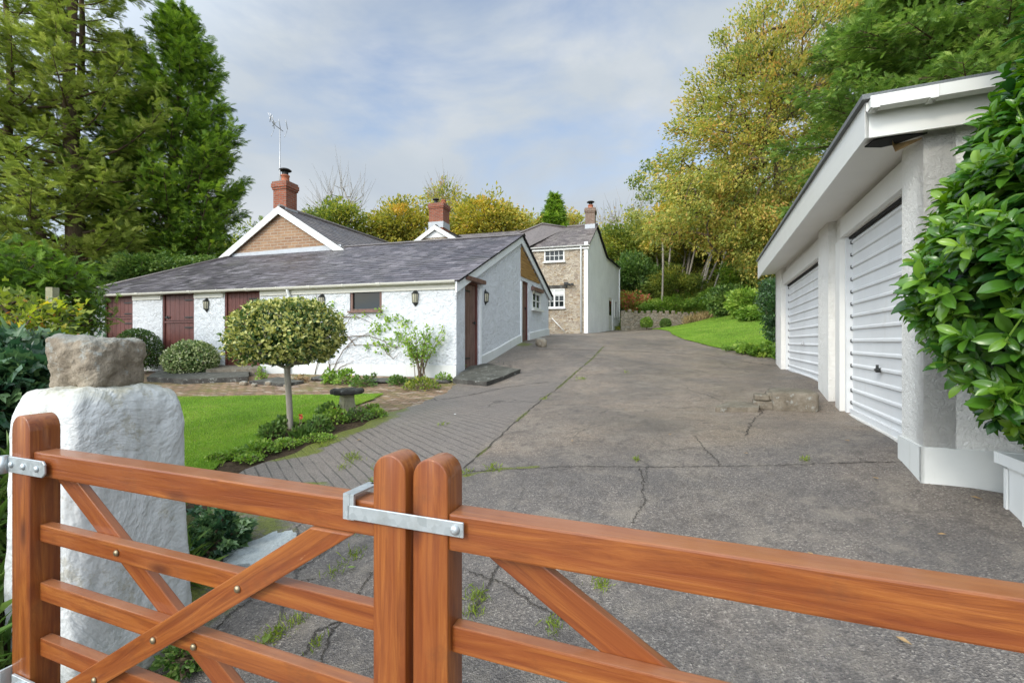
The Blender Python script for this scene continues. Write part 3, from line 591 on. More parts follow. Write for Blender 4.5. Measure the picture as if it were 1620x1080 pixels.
# roof
V3=unit(np.append(SS,slope_f)); lenf=LA*math.sqrt(1+slope_f**2); ex=ovh+.03
o=P3(A-SF*.14-SS*ex,ZE+.045-slope_f*ex); U=np.append(SF,0); rows=int((lenf+ex)/.19)
hip=lambda v: LW+.35-max(0,(v-.2))*(LW-10.4)/lenf
m=MB(); N=unit(np.cross(U,V3)); N=N if N[2]>0 else -N
Lr=lenf+ex
m.prism([o-N*.035,o+U*hip(0)-N*.035,o+U*hip(Lr)+V3*Lr-N*.035,o+V3*Lr-N*.035],N*.03,1)
slates(m,o-N*.002,U,V3,rows+1,.27,.19,lambda v:0,hip,1)
Vb=unit(np.append(-SS,slope_b)); Lb2=(LB-LA+.15)*math.sqrt(1+slope_b**2); ob=P3(A-SF*.14+SS*(LB+.15),zb+.045-slope_b*.15); Nb=unit(np.cross(U,Vb)); Nb=Nb if Nb[2]>0 else -Nb
m.prism([ob-Nb*.035,ob+U*12.2-Nb*.035,ob+U*10.6+Vb*Lb2-Nb*.035,ob+Vb*Lb2-Nb*.035],Nb*.03,1)
slates(m,ob,U,Vb,int(Lb2/.19)+1,.27,.19,lambda v:0,lambda v:12.2-v*.42,2)
# hipped far end
hp=[o+U*hip(0),o+U*hip(Lr)+V3*Lr,ob+U*12.2]; m.poly([hp[0],hp[1],hp[2]],1)
rf=m.build('roof',[M['slate'],M['dark']],shed)
m=MB(); r0=P3(A-SF*.16+SS*LA,ZR+.075)
for k in range(24):
    a=r0+U*(.45*k); b=a+U*.44; s3=np.append(SS,0)
    if .45*k>10.3: break
    for sg in (-1,1): m.prism([a,b,b+s3*sg*.13-np.array([0,0,.06]),a+s3*sg*.13-np.array([0,0,.06])],(0,0,.014),0,.3)
m.tube([hp[0]+N*.02,hp[1]+N*.02],.05,6); m.build('ridge_tiles',M['slate2'],rf)
m=MB()   # bargeboards
for sgn_,ln,sl,o_ in ((1,lenf,slope_f,A),(-1,0,0,None)):
    if sgn_==1: a=P3(A-SS*(ex-.01)+NS*.08,ZE+.02-slope_f*ex); b=P3(A+SS*LA+NS*.08,ZR+.02)
    else: a=P3(A+SS*(LB+.15)+NS*.08,zb+.02-slope_b*.15); b=P3(A+SS*(LA+.002)+NS*.08,ZR+.02)
    d=b-a; m.prism([a,b,b-np.array([0,0,.235]),a-np.array([0,0,.235 if sgn_==1 else .2])],np.append(-NS*.03,0))
    m.prism([a+np.array([0,0,.03]),b+np.array([0,0,.03]),b-np.append(NS*.09,.0)+np.array([0,0,.03]),a-np.append(NS*.09,.0)+np.array([0,0,.03])],(0,0,-.012),1)
m.build('bargeboard',[M['barge'],M['slate']],shed)
# timber cladding above low wall under the rear slope
m=MB(); a,b=us_(823.2),LB-.35; zc=zs(838,443)
k=0; z=zc
while z<ZR-.3:
    uu=LA+(ZR-.27-z)/slope_b; uu=min(uu,us_(856,440)); u0=a+.02
    if uu-u0>.05: m.box(P3(A+SS*(u0+uu)/2+NS*(.012+.006*(k%1)),z+.05),((uu-u0)/2,.012,.048),[np.append(SS,0),np.append(NS,0),(0,0,1)])
    z+=.10;k+=1
m.build('timber_cladding',M['clad'],shed)
# doors
def plank_door(par,o,d,nrm,op,n,ins,mat,stable=None,latchL=True,name='door'):
    u=np.append(d,0);w=np.append(nrm,0);ax=[u,w,(0,0,1)];a,b,z0,z1=op; a,b=min(a,b),max(a,b); m=MB(); fw=.05
    for x in (a+fw/2,b-fw/2): m.box(P3(o+d*x-nrm*ins,(z0+z1)/2),(fw/2,.035,(z1-z0)/2),ax,1)
    m.box(P3(o+d*(a+b)/2-nrm*ins,z1-fw/2),((b-a)/2-fw,.035,fw/2),ax,1)
    W=(b-a-2*fw-.02)/n
    for i in range(n): m.box(P3(o+d*(a+fw+.01+W*(i+.5))-nrm*(ins+.012),(z0+z1-fw)/2),(W/2-.004,.015,(z1-z0-fw)/2-.01),ax,0)
    do=m.build(name,[M[mat],M['doorbrown']],par)
    if stable is not None:
        q=MB(); q.box(P3(o+d*(a+b)/2-nrm*(ins-.016),stable),((b-a)/2-fw,.014,.022),ax); q.box(P3(o+d*(a+b)/2-nrm*(ins-.005),stable+.035),((b-a)/2-fw,.01,.006),ax,1); q.build('rail',[M['doorbrown'],M['dark']],do)
    for zz in ((z0+.35,z1-.22) if stable is None else (z1-.2,stable+.12,stable-.15)):
        q=MB(); q.box(P3(o+d*(a+fw+.16)-nrm*(ins-.022),zz),(.16,.006,.014),ax); q.build('hinge',M['iron'],do)
    q=MB(); zz=(z0+z1)/2+.12 if stable is None else stable+.13; q.box(P3(o+d*(b-fw-.1)-nrm*(ins-.022),zz),(.09,.008,.012),ax); q.box(P3(o+d*(b-fw-.1)-nrm*(ins-.03),zz),(.015,.012,.035),ax); q.build('bolt',M['iron'],do)
    return do
plank_door(shed,A,SF,NF,dA,6,.05,'doorbrown',zf(188,503)); plank_door(shed,A,SF,NF,dB,6,.05,'doorbrown',zf(282,509)); plank_door(shed,A,SF,NF,dC,8,.05,'doorbrown')
plank_door(shed,A,SS,NS,dD,4,.07,'framebrown'); plank_door(shed,A,SS,NS,dE,5,.07,'framebrown')
m=MB(); c=A+SS*(dD[0]+dD[1])/2+NS*.05; m.box(P3(c,dD[3]+.04),((dD[1]-dD[0])/2+.13,.09,.045),[np.append(SS,0),np.append(NS,0),(0,0,1)]); m.build('lintel',M['framebrown'],shed)
for x in (dD[1]+.05,dE[0]-.05): m=MB(); m.box(P3(A+SS*x+NS*.02,(-.74+1.2)/2 if x<4 else .9),(.045,.02,1.05 if x<4 else .95),[np.append(SS,0),np.append(NS,0),(0,0,1)]); m.build('door_casing',M['barge'],shed)
c=np.append(A+SF*(wn[0]+wn[1])/2-NF*.05,(wn[2]+wn[3])/2+H); fo=pane_window(shed,c,SF,NF,wn[1]-wn[0]-.02,wn[3]-wn[2]-.02,1,1,'framebrown',.055,.02,.07)
m=MB(); m.box(c-np.append(NF*.0,wn[3]*0)-np.array([0,0,(wn[3]-wn[2])/2])+np.append(NF*.05,0),((wn[1]-wn[0])/2+.02,.07,.022),[np.append(SF,0),np.append(NF,0),(0,0,1)]); m.build('sill',M['framebrown'],fo)
c=np.append(A+SS*(wS[0]+wS[1])/2-NS*.02,(wS[2]+wS[3])/2+H); fo=pane_window(shed,c,SS,NS,wS[1]-wS[0],wS[3]-wS[2],2,2,'whitepaint',.07,.03,.08)
m=MB(); m.box(c-np.array([0,0,(wS[3]-wS[2])/2+.02])+np.append(NS*.07,0),((wS[1]-wS[0])/2+.06,.06,.035),[np.append(SS,0),np.append(NS,0),(0,0,1)]); m.build('sill',M['whitepaint'],fo)
m=MB(); m.box(c+np.array([0,0,(wS[3]-wS[2])/2+.09])+np.append(NS*.06,0),((wS[1]-wS[0])/2+.1,.06,.06),[np.append(SS,0),np.append(NS,0),(0,0,1)]); m.build('lintel',M['framebrown'],fo)
# lanterns
def lantern(p,nrm,label):
    t=thing('wall_lantern',label,'lantern',p,'black half lanterns fixed to the white outbuilding'); n=np.append(nrm,0);u=np.array([-nrm[1],nrm[0],0]);ax=[u,n,(0,0,1)];p=np.array(p)
    m=MB(); m.prism([p+u*a+np.array([0,0,b])+n*.004 for a,b in ((-.06,-.13),(0,-.20),(.06,-.13),(.06,.13),(0,.20),(-.06,.13))],n*.012); m.build('back_plate',M['iron'],t)
    a6=[(math.cos(q)*.075,abs(math.sin(q))*.075) for q in np.linspace(0,math.pi,6)]
    m=MB()
    for i in range(5):
        (x0,y0),(x1,y1)=a6[i],a6[i+1]; m.poly([p+u*x0*.8+n*(y0*.8+.02)+np.array([0,0,-.11]),p+u*x1*.8+n*(y1*.8+.02)+np.array([0,0,-.11]),p+u*x1+n*(y1+.02)+np.array([0,0,.08]),p+u*x0+n*(y0+.02)+np.array([0,0,.08])])
    m.build('glass',M['lampglass'],t)
    m=MB()
    for x,y in a6: m.tube([p+u*x*.8+n*(y*.8+.02)+np.array([0,0,-.12]),p+u*x*1.01+n*(y*1.01+.02)+np.array([0,0,.085])],.006,5)
    for z,s,h in ((-.12,.85,.012),(.085,1.1,.012)):
        m.prism([p+u*x*s+n*(y*s+.02)+np.array([0,0,z]) for x,y in a6],(0,0,h))
    V=[p+u*x*1.15+n*(y*1.15+.02)+np.array([0,0,.097]) for x,y in a6]; top=p+n*.02+np.array([0,0,.165])
    for i in range(5): m.poly([V[i],V[i+1],top])
    W=[p+u*x*.85+n*(y*.85+.02)+np.array([0,0,-.12]) for x,y in a6]; bt=p+n*.02+np.array([0,0,-.17])
    for i in range(5): m.poly([W[i+1],W[i],bt])
    m.build('cage',M['iron'],t); return t
for px,py,l in ((148,486,'black wall lantern half hidden by ivy left of the leftmost stable door'),(327.5,482,'black wall lantern between the second and third brown doors'),(510,476,'black wall lantern above the standard holly, left of the small window'),(657.5,471,'black wall lantern right of the small window on the front wall')):
    q=onplane(px,py,A,SF); lantern(q,NF,l)
lantern(onplane(767.5,470,A,SS),NS,'black wall lantern right of the brown side door under the lintel')
lantern(onplane(842.5,460,A,SS),NS,'black wall lantern above the little white window on the side wall')
# ================================================================ brick gabled cottage behind the outbuilding
def pl(px,py,o,d): return onplane(px,py,o,d)
go=A+SS*(LA-.35); cot=None
a=pl(449,330,go,SF); l=pl(362,405,go,SF); r_=pl(535,393,go,SF)
cot=thing('cottage','cottage with orange brick gable and white bargeboards behind the slate roof','house',P3(a[:2],-1))
ua=float((a[:2]-go)@SF); ul=float((l[:2]-go)@SF); ur=float((r_[:2]-go)@SF); za=a[2]-H
slp=(za-(l[2]-H))/(ul-ua); slp=min(slp,.80); half=(ul-ur)/2+1.2; ua=(ul+ur)/2
S3=np.append(SS,0); F3=np.append(SF,0)
m=MB(); pts=[P3(go+SF*(ua+s),z) for s,z in ((-half,-1),(-half,za-half*slp),(0,za),(half,za-half*slp),(half,-1))]
m.prism(pts,S3*7.8); m.build('wall',M['brickgable'],cot)
m=MB()
for s in (-1,1):
    Vv=unit(np.append(-SF*s,slp)); o=P3(go+SF*(ua+s*(half+.15))-SS*.1,za-(half+.15)*slp+.06); L=(half+.15)*math.sqrt(1+slp**2)
    Nn=unit(np.cross(S3,Vv)); Nn=Nn if Nn[2]>0 else -Nn
    m.prism([o-Nn*.05,o+S3*8.1-Nn*.05,o+S3*8.1+Vv*L-Nn*.05,o+Vv*L-Nn*.05],Nn*.045,1)
    slates(m,o,S3,Vv,int(L/.22)+1,.3,.22,lambda v:0,lambda v:8.1,5+s)
rf=m.build('roof',[M['slate2'],M['dark']],cot)
m=MB()
for s in (-1,1):
    p0=P3(go+SF*(ua+s*(half+.15))-SS*.14,za-(half+.15)*slp+.06); p1=P3(go+SF*ua-SS*.14,za+.06); m.prism([p0,p1,p1-np.array([0,0,.26]),p0-np.array([0,0,.26])],S3*.035*1.0)
m.build('bargeboard',[M['whitepaint']],cot)
m=MB(); m.tube([P3(go+SF*ua-SS*.1,za+.09),P3(go+SF*ua+SS*8.0,za+.09)],.06,6); m.build('ridge_tiles',M['slate2'],rf)
m=MB(); p0=pl(358,411,go-SS*.02,SF); p1=pl(540,396,go-SS*.02,SF); m.prism([p0,p1,p1+np.array([0,0,.2]),p0+np.array([0,0,.2])],-S3*.02); m.build('flashing',M['lead'],cot)
cc=P3(go+SF*(ua+.22)+SS*.40,za-.1); W=(472-435)/FPX*(go+SS*.5+SF*ua)[1]
chimney(rf,cc,SF,W*.66,.52,.85,'brick',[(0,.14,.28,'cowl')],drop=.5)
# television aerial
mp=onplane(442.5,330,go+SS*.25+SF*ua,SF); top=onplane(443,205,go+SS*.25+SF*ua,SF); k=mp[1]/FPX
ae=thing('television_aerial','thin grey television aerial on a tall mast beside the brick chimney','aerial',mp)
m=MB(); m.tube([mp,top],.02,6); m.build('mast',M['alu'],ae)
hx=lambda px,py,dy=0:onplane(px,py,go+SS*(.25+dy)+SF*ua,SF)
m=MB(); m.tube([hx(426,186,-.2),hx(436,199),hx(448,208,.3)],.014,5); m.tube([hx(429,181,-.3),hx(427,193,-.1)],.012,5)
m.build('boom',M['alu'],ae)
m=MB()
for a_,b_ in (((424,178),(432,196)),((427,179),(436,199)),((431,182),(434,204)),((441,189),(444,206)),((452,190),(455,205)),((450,217),(454,207)),((429,216),(433,206)),((438,192),(431,200))):
    m=MB(); m.tube([hx(*a_,-.1),hx(*b_,.1)],.011,4); m.build('element',M['alu'],ae)
# ================================================================ cream gabled house wing further back
w0=np.array([(690-810)/FPX*24.,24.]); a=pl(690,359,w0,SF); za=a[2]-H; wing=thing('rear_house','pale gabled house wing with red brick chimney seen over the slate roof','house',P3(a[:2],0))
m=MB(); hw=3.3; sl=.62
m.prism([P3(w0+SF*s,z) for s,z in ((-hw,0),(-hw,za-hw*sl),(0,za),(hw,za-hw*sl),(hw,0))],S3*7); m.build('wall',M['rubble'],wing)
m=MB(); m.prism([P3(w0+SF*s-SS*.03,z) for s,z in ((-.9,za-.9*sl),(0,za),(.9,za-.9*sl))],S3*.025); m.build('gable_board',M['plastic'],wing)
m=MB()
for s in (-1,1):
    Vv=unit(np.append(-SF*s,sl)); o=P3(w0+SF*s*(hw+.2)-SS*.15,za-(hw+.2)*sl+.06); L=(hw+.2)*math.sqrt(1+sl**2); Nn=unit(np.cross(S3,Vv)); Nn=Nn if Nn[2]>0 else -Nn
    m.prism([o-Nn*.05,o+S3*7.3-Nn*.05,o+S3*7.3+Vv*L-Nn*.05,o+Vv*L-Nn*.05],Nn*.045,1); slates(m,o,S3,Vv,int(L/.22)+1,.3,.22,lambda v:0,lambda v:7.3,8+s)
rf=m.build('roof',[M['slate2'],M['dark']],wing)
m=MB()
for s in (-1,1):
    p0=P3(w0+SF*s*(hw+.2)-SS*.18,za-(hw+.2)*sl+.07); p1=P3(w0-SS*.18,za+.07); m.prism([p0,p1,p1-np.array([0,0,.25]),p0-np.array([0,0,.25])],S3*.035)
m.build('bargeboard',M['whitepaint'],wing)
cc=onplane(695,356,w0+SS*.5,SF); k=cc[1]/FPX; chimney(rf,cc-np.array([0,0,.1]),SF,24*k,.8,26*k,'brick',[(-.25,.13,.22,'none'),(.2,.12,.12,'metal')],drop=.6)
# ================================================================ stone farmhouse
hc=np.array([(929-810)/FPX*25.,25.]); ds=unit([.405,.915]); nf=np.array([-SF[1],SF[0]]); nf=nf if nf[1]<0 else -nf; ns=np.array([ds[1],-ds[0]])
uh=lambda px,py=450:float((onplane(px,py,hc,SF)[:2]-hc)@SF)
zh=lambda px,py:float(onplane(px,py,hc,SF)[2]-H); vh=lambda px,py=450:float((onplane(px,py,hc,ds)[:2]-hc)@ds); zv=lambda px,py:float(onplane(px,py,hc,ds)[2]-H)
house=thing('farmhouse','two storey house with rubble stone front, pale gable side and slate roof','house',P3(hc,.4))
ze=zh(928,388); wU=(uh(893),uh(861),zh(877,414),zh(877,395)); wL=(uh(893.5),uh(861),zh(877,487),zh(877,457))
m=MB(); wall(m,hc,SF,nf,[0,9],[wU,wL],lambda u:-.2,lambda u:ze,.12); wall(m,hc+ds*8+SF*0,SF,-nf,[0,9],[],lambda u:0,lambda u:ze); wall(m,hc+SF*9,ds,-ns,[0,9],[],lambda u:0,lambda u:ze); m.build('wall',M['rubble'],house)
m=MB(); m.box(P3(hc+SF*.06+nf*.02,ze/2),(.10,.02,ze/2+.2),[F3,np.append(nf,0),(0,0,1)]); m.build('quoin',M['housewall'],house)
za=zv(943,358); vr=vh(943,358); vb=vh(959.5,408); zb2=zv(959.5,408); ve=vh(979,424); ze2=zv(979,424)
dr_=(vh(963),vh(969),zv(966,521)-.1,zv(966,472)); 
def tp(v): return ze+(za-ze)*v/vr if v<vr else (za+(zb2-za)*(v-vr)/(vb-vr) if v<vb else zb2+(ze2-zb2)*(v-vb)/(ve-vb))
m=MB(); wall(m,hc,ds,ns,[0,vr,vb,ve],[dr_],lambda v:0,tp,.1); e=hc+ds*ve; wall(m,e,SF,-nf,[0,9],[],lambda u:0,lambda u:ze2); m.build('side_wall',M['housewall'],house)
D3=np.append(ds,0)
m=MB(); sl=(za-ze)/vr
def roofplane(o,Ud,Vd,L,Lu,seed):
    Nn=unit(np.cross(Ud,Vd)); Nn=Nn if Nn[2]>0 else -Nn
    m.prism([o-Nn*.06,o+Ud*Lu-Nn*.06,o+Ud*Lu+Vd*L-Nn*.06,o+Vd*L-Nn*.06],Nn*.055,1); slates(m,o,Ud,Vd,int(L/.2)+1,.28,.2,lambda v:0,lambda v:Lu,seed)
v_=np.append(ds*vr,za-ze); L=np.linalg.norm(v_)+.2; v_=unit(v_); roofplane(P3(hc-SF*.12,ze+.06)-v_*.2,F3,v_,L,9,31)
v2=np.append(-ds*(vb-vr),za-zb2); L2=np.linalg.norm(v2); v2=unit(v2); roofplane(P3(hc-SF*.12+ds*vb,zb2+.06),F3,v2,L2,9,32)
v3=np.append(-ds*(ve-vb),zb2-ze2); L3=np.linalg.norm(v3)+.2; v3=unit(v3); roofplane(P3(hc-SF*.12+ds*ve,ze2+.06)-v3*.2,F3,v3,L3,9,33)
rf=m.build('roof',[M['slate2'],M['dark']],house)
# hipped cross roof to the left
pk=onplane(858,356,hc+ds*3.2,SF); m=MB(); q=[P3(hc+SF*uh(832)-ds*.2,ze+.1),P3(hc+SF*uh(886)+ds*vr,za-.1),pk+S3*0,P3(hc+SF*(uh(832)+3.5)-ds*.2,ze+.1)]
pk=onplane(858,355,hc+ds*vr,SF); L_=P3(hc+SF*(float((pk[:2]-hc)@SF)+3.2)-ds*.15,ze+.06); R_=P3(hc+SF*(float((pk[:2]-hc)@SF)-1.2)+ds*(vr-.0),za+.02); Bk=P3(hc+SF*(float((pk[:2]-hc)@SF)+3.2)+ds*(vr+3),ze)
Fr=P3(hc+SF*(float((pk[:2]-hc)@SF)+.2)-ds*.2,ze+.10)
m.poly([L_,Fr,pk]); m.poly([Fr,R_,pk]); m.poly([L_,pk,Bk]); m.build('hip_roof',M['slate2'],house)
m=MB(); m.tube([P3(hc-SF*.1+ds*vr,za+.1),P3(hc+SF*uh(880,360)+ds*vr,za+.1)],.07,6); m.tube([R_+np.array([0,0,.05]),pk+np.array([0,0,.05]),L_+np.array([0,0,.05])],.06,6); m.build('ridge_tiles',M['slate2'],rf)
cc=P3(hc+SF*.32+ds*vr,za-.1); chimney(rf,cc,SF,.55,.62,.85,'brickbuff',[(0,.15,.22,'cowl')],drop=.4)
m=MB(); gutter(m,P3(hc-SF*.15+nf*.16,ze-.0),P3(hc+SF*5+nf*.16,ze-.0),.07); m.box(P3(hc+SF*2.4+nf*.06,ze-.1),(2.5,.05,.10),[F3,np.append(nf,0),(0,0,1)]); m.build('gutter',M['whitepaint'],house)
m=MB(); gutter(m,P3(hc+ds*(ve-.0)+ns*.15,ze2-.02),P3(hc+ds*(ve-.0)-ns*.5,ze2-.02),.06); m.build('rear_gutter',M['whitepaint'],house)
m=MB(); u=uh(919.5,450); m.tube([P3(hc+SF*u+nf*.16,ze-.06),P3(hc+SF*u+nf*.08,ze-.25),P3(hc+SF*u+nf*.08,.5)],.045,8); m.build('downpipe',M['plastic'],house)
m=MB(); m.tube([P3(hc+ds*(ve-.1)+ns*.06,ze2-.1),P3(hc+ds*(ve-.1)+ns*.06,.7)],.045,8); m.build('rear_downpipe',M['plastic'],house)
m=MB(); q0=onplane(873,503,hc+nf*.08,SF);q1=onplane(893,524,hc+nf*.08,SF); m.tube([q0,q1],.025,6); m.build('waste_pipe',M['plastic'],house)
for w_,nx,ny,sp,bl in ((wU,4,2,0,0),(wL,4,3,1,1)):
    w_=(min(w_[0],w_[1]),max(w_[0],w_[1]),w_[2],w_[3]); c=np.append(hc+SF*(w_[0]+w_[1])/2-nf*.03,(w_[2]+w_[3])/2+H); fo=pane_window(house,c,SF,nf,w_[1]-w_[0],w_[3]-w_[2],nx,ny,'whitepaint',.07,.03,.08,sp,bl)
    m=MB(); m.box(c-np.array([0,0,(w_[3]-w_[2])/2+.03])+np.append(nf*.08,0),((w_[1]-w_[0])/2+.06,.08,.035),[F3,np.append(nf,0),(0,0,1)]); m.build('sill',M['whitepaint'],fo)
    m=MB(); m.box(c+np.array([0,0,(w_[3]-w_[2])/2+.11])+np.append(nf*.035,0),((w_[1]-w_[0])/2+.15,.02,.09),[F3,np.append(nf,0),(0,0,1)]); m.build('stone_lintel',M['greystone'],fo)
c=np.append(hc+ds*(dr_[0]+dr_[1])/2-ns*.06,(dr_[2]+dr_[3])/2+H); wd=dr_[1]-dr_[0]; hd=dr_[3]-dr_[2]; ax=[D3,np.append(ns,0),(0,0,1)]
m=MB(); m.box(c,(wd/2-.02,.03,hd/2),ax); do=m.build('door',M['whitepaint'],house)
m=MB(); m.box(c+np.append(ns*.032,hd*.2),(wd/2-.25,.004,hd*.22),ax); m.build('pane',M['glass'],do)
c2=onplane(974,490,hc+ns*.01,ds); pane_window(house,c2,ds,ns,.9,1.2,2,1,'whitepaint',.09,.04,.05)
q=onplane(901,450,hc+nf*.1,SF); t=thing('security_camera','small dark security light on the stone house front between the windows','security light',q)
m=MB(); m.box(q,(.05,.10,.05),[F3,np.append(nf,0),(0,0,1)]); m.build('bracket',M['iron'],t); m=MB(); m.box(q+F3*.17+np.append(nf*.1,.05),(.11,.09,.07),[F3,np.append(nf,0),(0,0,1)]); m.box(q-F3*.17+np.append(nf*.1,0),(.06,.12,.05),[F3,np.append(nf,0),(0,0,1)]); m.build('lamp_head',M['iron'],t)
# ================================================================ garage
gd=unit([.403,.915]); gn=np.array([-gd[1],gd[0]]); G3=np.append(gd,0); N3=np.append(gn,0); GO=np.array([3.84,5.24])
gx=lambda Y:(Y-GO[1])/gd[1]
gp=lambda t,off=0.:GO+gd*t+gn*off
gar=thing('garage','white pebbledashed double garage with flat felt roof','garage',P3(gp(0),-.8)); ax=[G3,N3,(0,0,1)]
d1=(gx(3.36),gx(5.24),-.815,1.186); d2=(gx(6.22),gx(9.5),-.62,1.17); t0=gx(3.42)-.02; tn=float((np.array([2.816,3.1])-GO)@gd); t1=gx(10.35)
ZS=lambda t:1.40+.10*(t-tn)/(t1-tn)
m=MB(); wall(m,GO,gd,gn,[tn+.1,t1],[d1,d2],lambda t:-1.2,lambda t:1.6,.10)
# projecting piers
for a,b in ((tn,d1[0]+.07),(gx(5.62),gx(6.16)),(d2[1]+.02,t1)):
    m.box(P3(gp((a+b)/2,.0),.15),((b-a)/2,.085,1.42),ax)
gw=gd*0+GO+gd*tn+gn*.085; gr_=-gn  # near gable wall runs to the right
m.prism([P3(gw-gd*0,-1.3),P3(gw+gr_*4.6,-1.3),P3(gw+gr_*4.6,1.66),P3(gw,1.42)],G3*.2); bk=gp(t1,.085); m.prism([P3(bk,-.9),P3(bk+gr_*4.6,-.9),P3(bk+gr_*4.6,1.9),P3(bk,1.5)],-G3*.2)
m.prism([P3(gw+gr_*4.6,-1.3),P3(bk+gr_*4.6,-.9),P3(bk+gr_*4.6,1.8),P3(gw+gr_*4.6,1.6)],N3*.2); m.build('wall',M['garagewall'],gar)
m=MB(); e=.022; a0=gw+gn*e-gd*e
m.prism([P3(a0,-1.3),P3(a0-gn*4.6,-1.3),P3(a0-gn*4.6,-.705),P3(a0,-.715)],G3*e*1.0); m.box(P3(gp((tn-e+d1[0]+.08)/2,.085+e/2),-1.0),((d1[0]+.08-tn+e)/2,e/2+.0,.285),ax); m.build('plinth',M['smoothwhite'],gar)
m=MB() # smooth door casings and head beam
m.box(P3(gp(d1[1]+.11,.02),.17),(.10,.035,1.0),ax); m.box(P3(gp(d2[0]-.02,.015),.28),(.035,.03,.90),ax)
m.box(P3(gp((d1[0]+d1[1])/2,.02),1.30),((d1[1]-d1[0])/2,.03,.105),ax); m.box(P3(gp((d2[0]+d2[1])/2,.02),1.30),((d2[1]-d2[0])/2,.03,.12),ax); m.build('door_surround',M['soffit'],gar)
def garage_door(op,nrib):
    a,b,z0,z1=op; m=MB(); w=b-a-.06; c=gp((a+b)/2,-.055); rows=nrib; hh=(z1-z0-.05)/rows; prof=[]
    z=z0+.02
    for i in range(rows): prof+= [(0,z),(0,z+hh*.62),(.016,z+hh*.70),(.016,z+hh*.84),(0,z+hh*.94)]; z+=hh
    prof.append((0,z)); V=[]
    for s in (-1,1):
        for d_,zz in prof: V.append(P3(c+gd*s*w/2+gn*d_,zz))
    n=len(prof); m.add(V,[(i,i+n,i+n+1,i+1)[::-1] for i in range(n-1)])
    for s in (-1,1): m.box(P3(gp(a+.03 if s<0 else b-.03,-.03),(z0+z1)/2),(.028,.035,(z1-z0)/2),ax)
    m.box(P3(gp((a+b)/2,-.045),z0+.025),((b-a)/2-.06,.02,.03),ax)
    o=m.build('garage_door',M['doorwhite'],gar)
    m=MB(); m.box(P3(gp((a+b)/2,-.09),(z0+z1)/2),((b-a)/2,.004,(z1-z0)/2),ax)
    z=z0+.02+hh*.3
    for i in range(rows):
        m.box(P3(gp(b-.062,-.045),z+hh*.45),(.012,.012,.018),ax); z+=hh
    m.box(P3(gp((a+b)/2,-.03),z1-.012),((b-a)/2-.05,.012,.012),ax)
    m.build('shadow_gap',M['dark'],o)
    m=MB(); hz=-.27 if nrib>12 else -.05; p=P3(gp((a+b)/2,-.02),hz); m.tube([p+G3*.07,p-G3*.07],.010,6); m.tube([p,p+np.array([0,0,.05])],.012,6); m.tube([p-N3*.03,p+N3*.012],.022,8); m.build('handle',M['iron' if nrib>12 else 'alu'],o)
garage_door(d1,14); garage_door(d2,12)
# roof slab, soffit, fascia
FO=.44; tN=tn-.12; tF=t1+.05
def rp(t,off,z): return P3(gp(t,off),z)
zt=lambda t:1.645+(t-tn)/(t1-tn)*.2; zb_=lambda t:ZS(t)
m=MB(); m.prism([rp(tN+.02,FO-.02,zb_(tN)+.02),rp(tF,FO-.02,zb_(tF)+.02),rp(tF,-.0,zb_(tF)+.05),rp(tN+.02,-.0,zb_(tN)+.04)],(0,0,.012)); m.prism([rp(tN+.02,0,zb_(tN)+.04),rp(tn+.12,0,zb_(tn)+.04),rp(tn+.12,-4.5,zb_(tn)+.2),rp(tN+.02,-4.5,zb_(tN)+.2)],(0,0,.012)); m.build('soffit',M['soffit'],gar)
m=MB(); m.prism([rp(tN,FO,zb_(tN)),rp(tF,FO,zb_(tF)-.05),rp(tF,FO,zt(tF)),rp(tN,FO,zt(tN))],-N3*.022)
m.prism([rp(tN,FO-.002,zb_(tN)),rp(tN,FO-5.0,zb_(tN)),rp(tN,FO-5.0,zt(tN)),rp(tN,FO-.002,zt(tN))],G3*.022); 
fj=gx(9.0)
m.build('fascia',M['whitepaint'],gar)
m=MB(); m.prism([rp(tN-.06,FO+.03,zt(tN)),rp(tF,FO+.03,zt(tF)),rp(tF,-4.8,zt(tF)),rp(tN-.06,-4.8,zt(tN))],(0,0,.035))
m.build('roof',M['felt'],gar)
m=MB(); a=rp(tN-.075,FO+.0,zt(tN)-.012); b=rp(tN-.075,FO-5,zt(tN)-.012) # square section gutter
d=unit(b-a); n_=-G3
prof=[(-.055,0),(-.055,-.05),(-.03,-.075),(.05,-.075),(.05,0),(.043,0),(.043,-.068),(-.028,-.068),(-.048,-.047),(-.048,0)]
V=[p+n_*(-x)+np.array([0,0,z]) for p in (a,b) for x,z in [( -q[0],q[1]) for q in prof]]; k=len(prof); m.add(V,[(j,(j+1)%k,k+(j+1)%k,k+j) for j in range(k)]); m.poly(V[:k]); 
for s in (.03,.33,1.3,2.3): 
    e=a+d*s
    V=[e+d*x+n_*(-(q[0]*-1.12))+np.array([0,0,q[1]*1.12]) for x in (-.02,.02) for q in prof[:5]]; m.add(V,[(j,j+1,6+j-1+0,5+j) for j in range(4)]); m.poly(V[:5]); m.poly(V[5:][::-1])
m.build('gutter',M['whitepaint'],gar)
m=MB(); r_=np.random.default_rng(3); c0=rp(tN+.10,FO-.10,zb_(tN)-.004)
pts=[c0+G3*a+(-N3)*b for a,b in ((-.05,-.03),(.07,-.06),(.12,.05),(.10,.12),(.02,.20),(-.03,.26),(-.06,.1))]; m.prism(pts,(0,0,.010),1)
p=[c0+G3*(.0)+(-N3)*.08,c0+G3*.09-N3*.12,c0+G3*.03-N3*.25]; m.poly([p[0],p[1],p[1]-np.array([0,0,.05]),p[0]-np.array([0,0,.035])],0); m.poly([p[1],p[2],p[2]-np.array([0,0,.01]),p[1]-np.array([0,0,.055])],0)
m.build('rotten_board',[M['deadleaf'],M['dark']],gar)
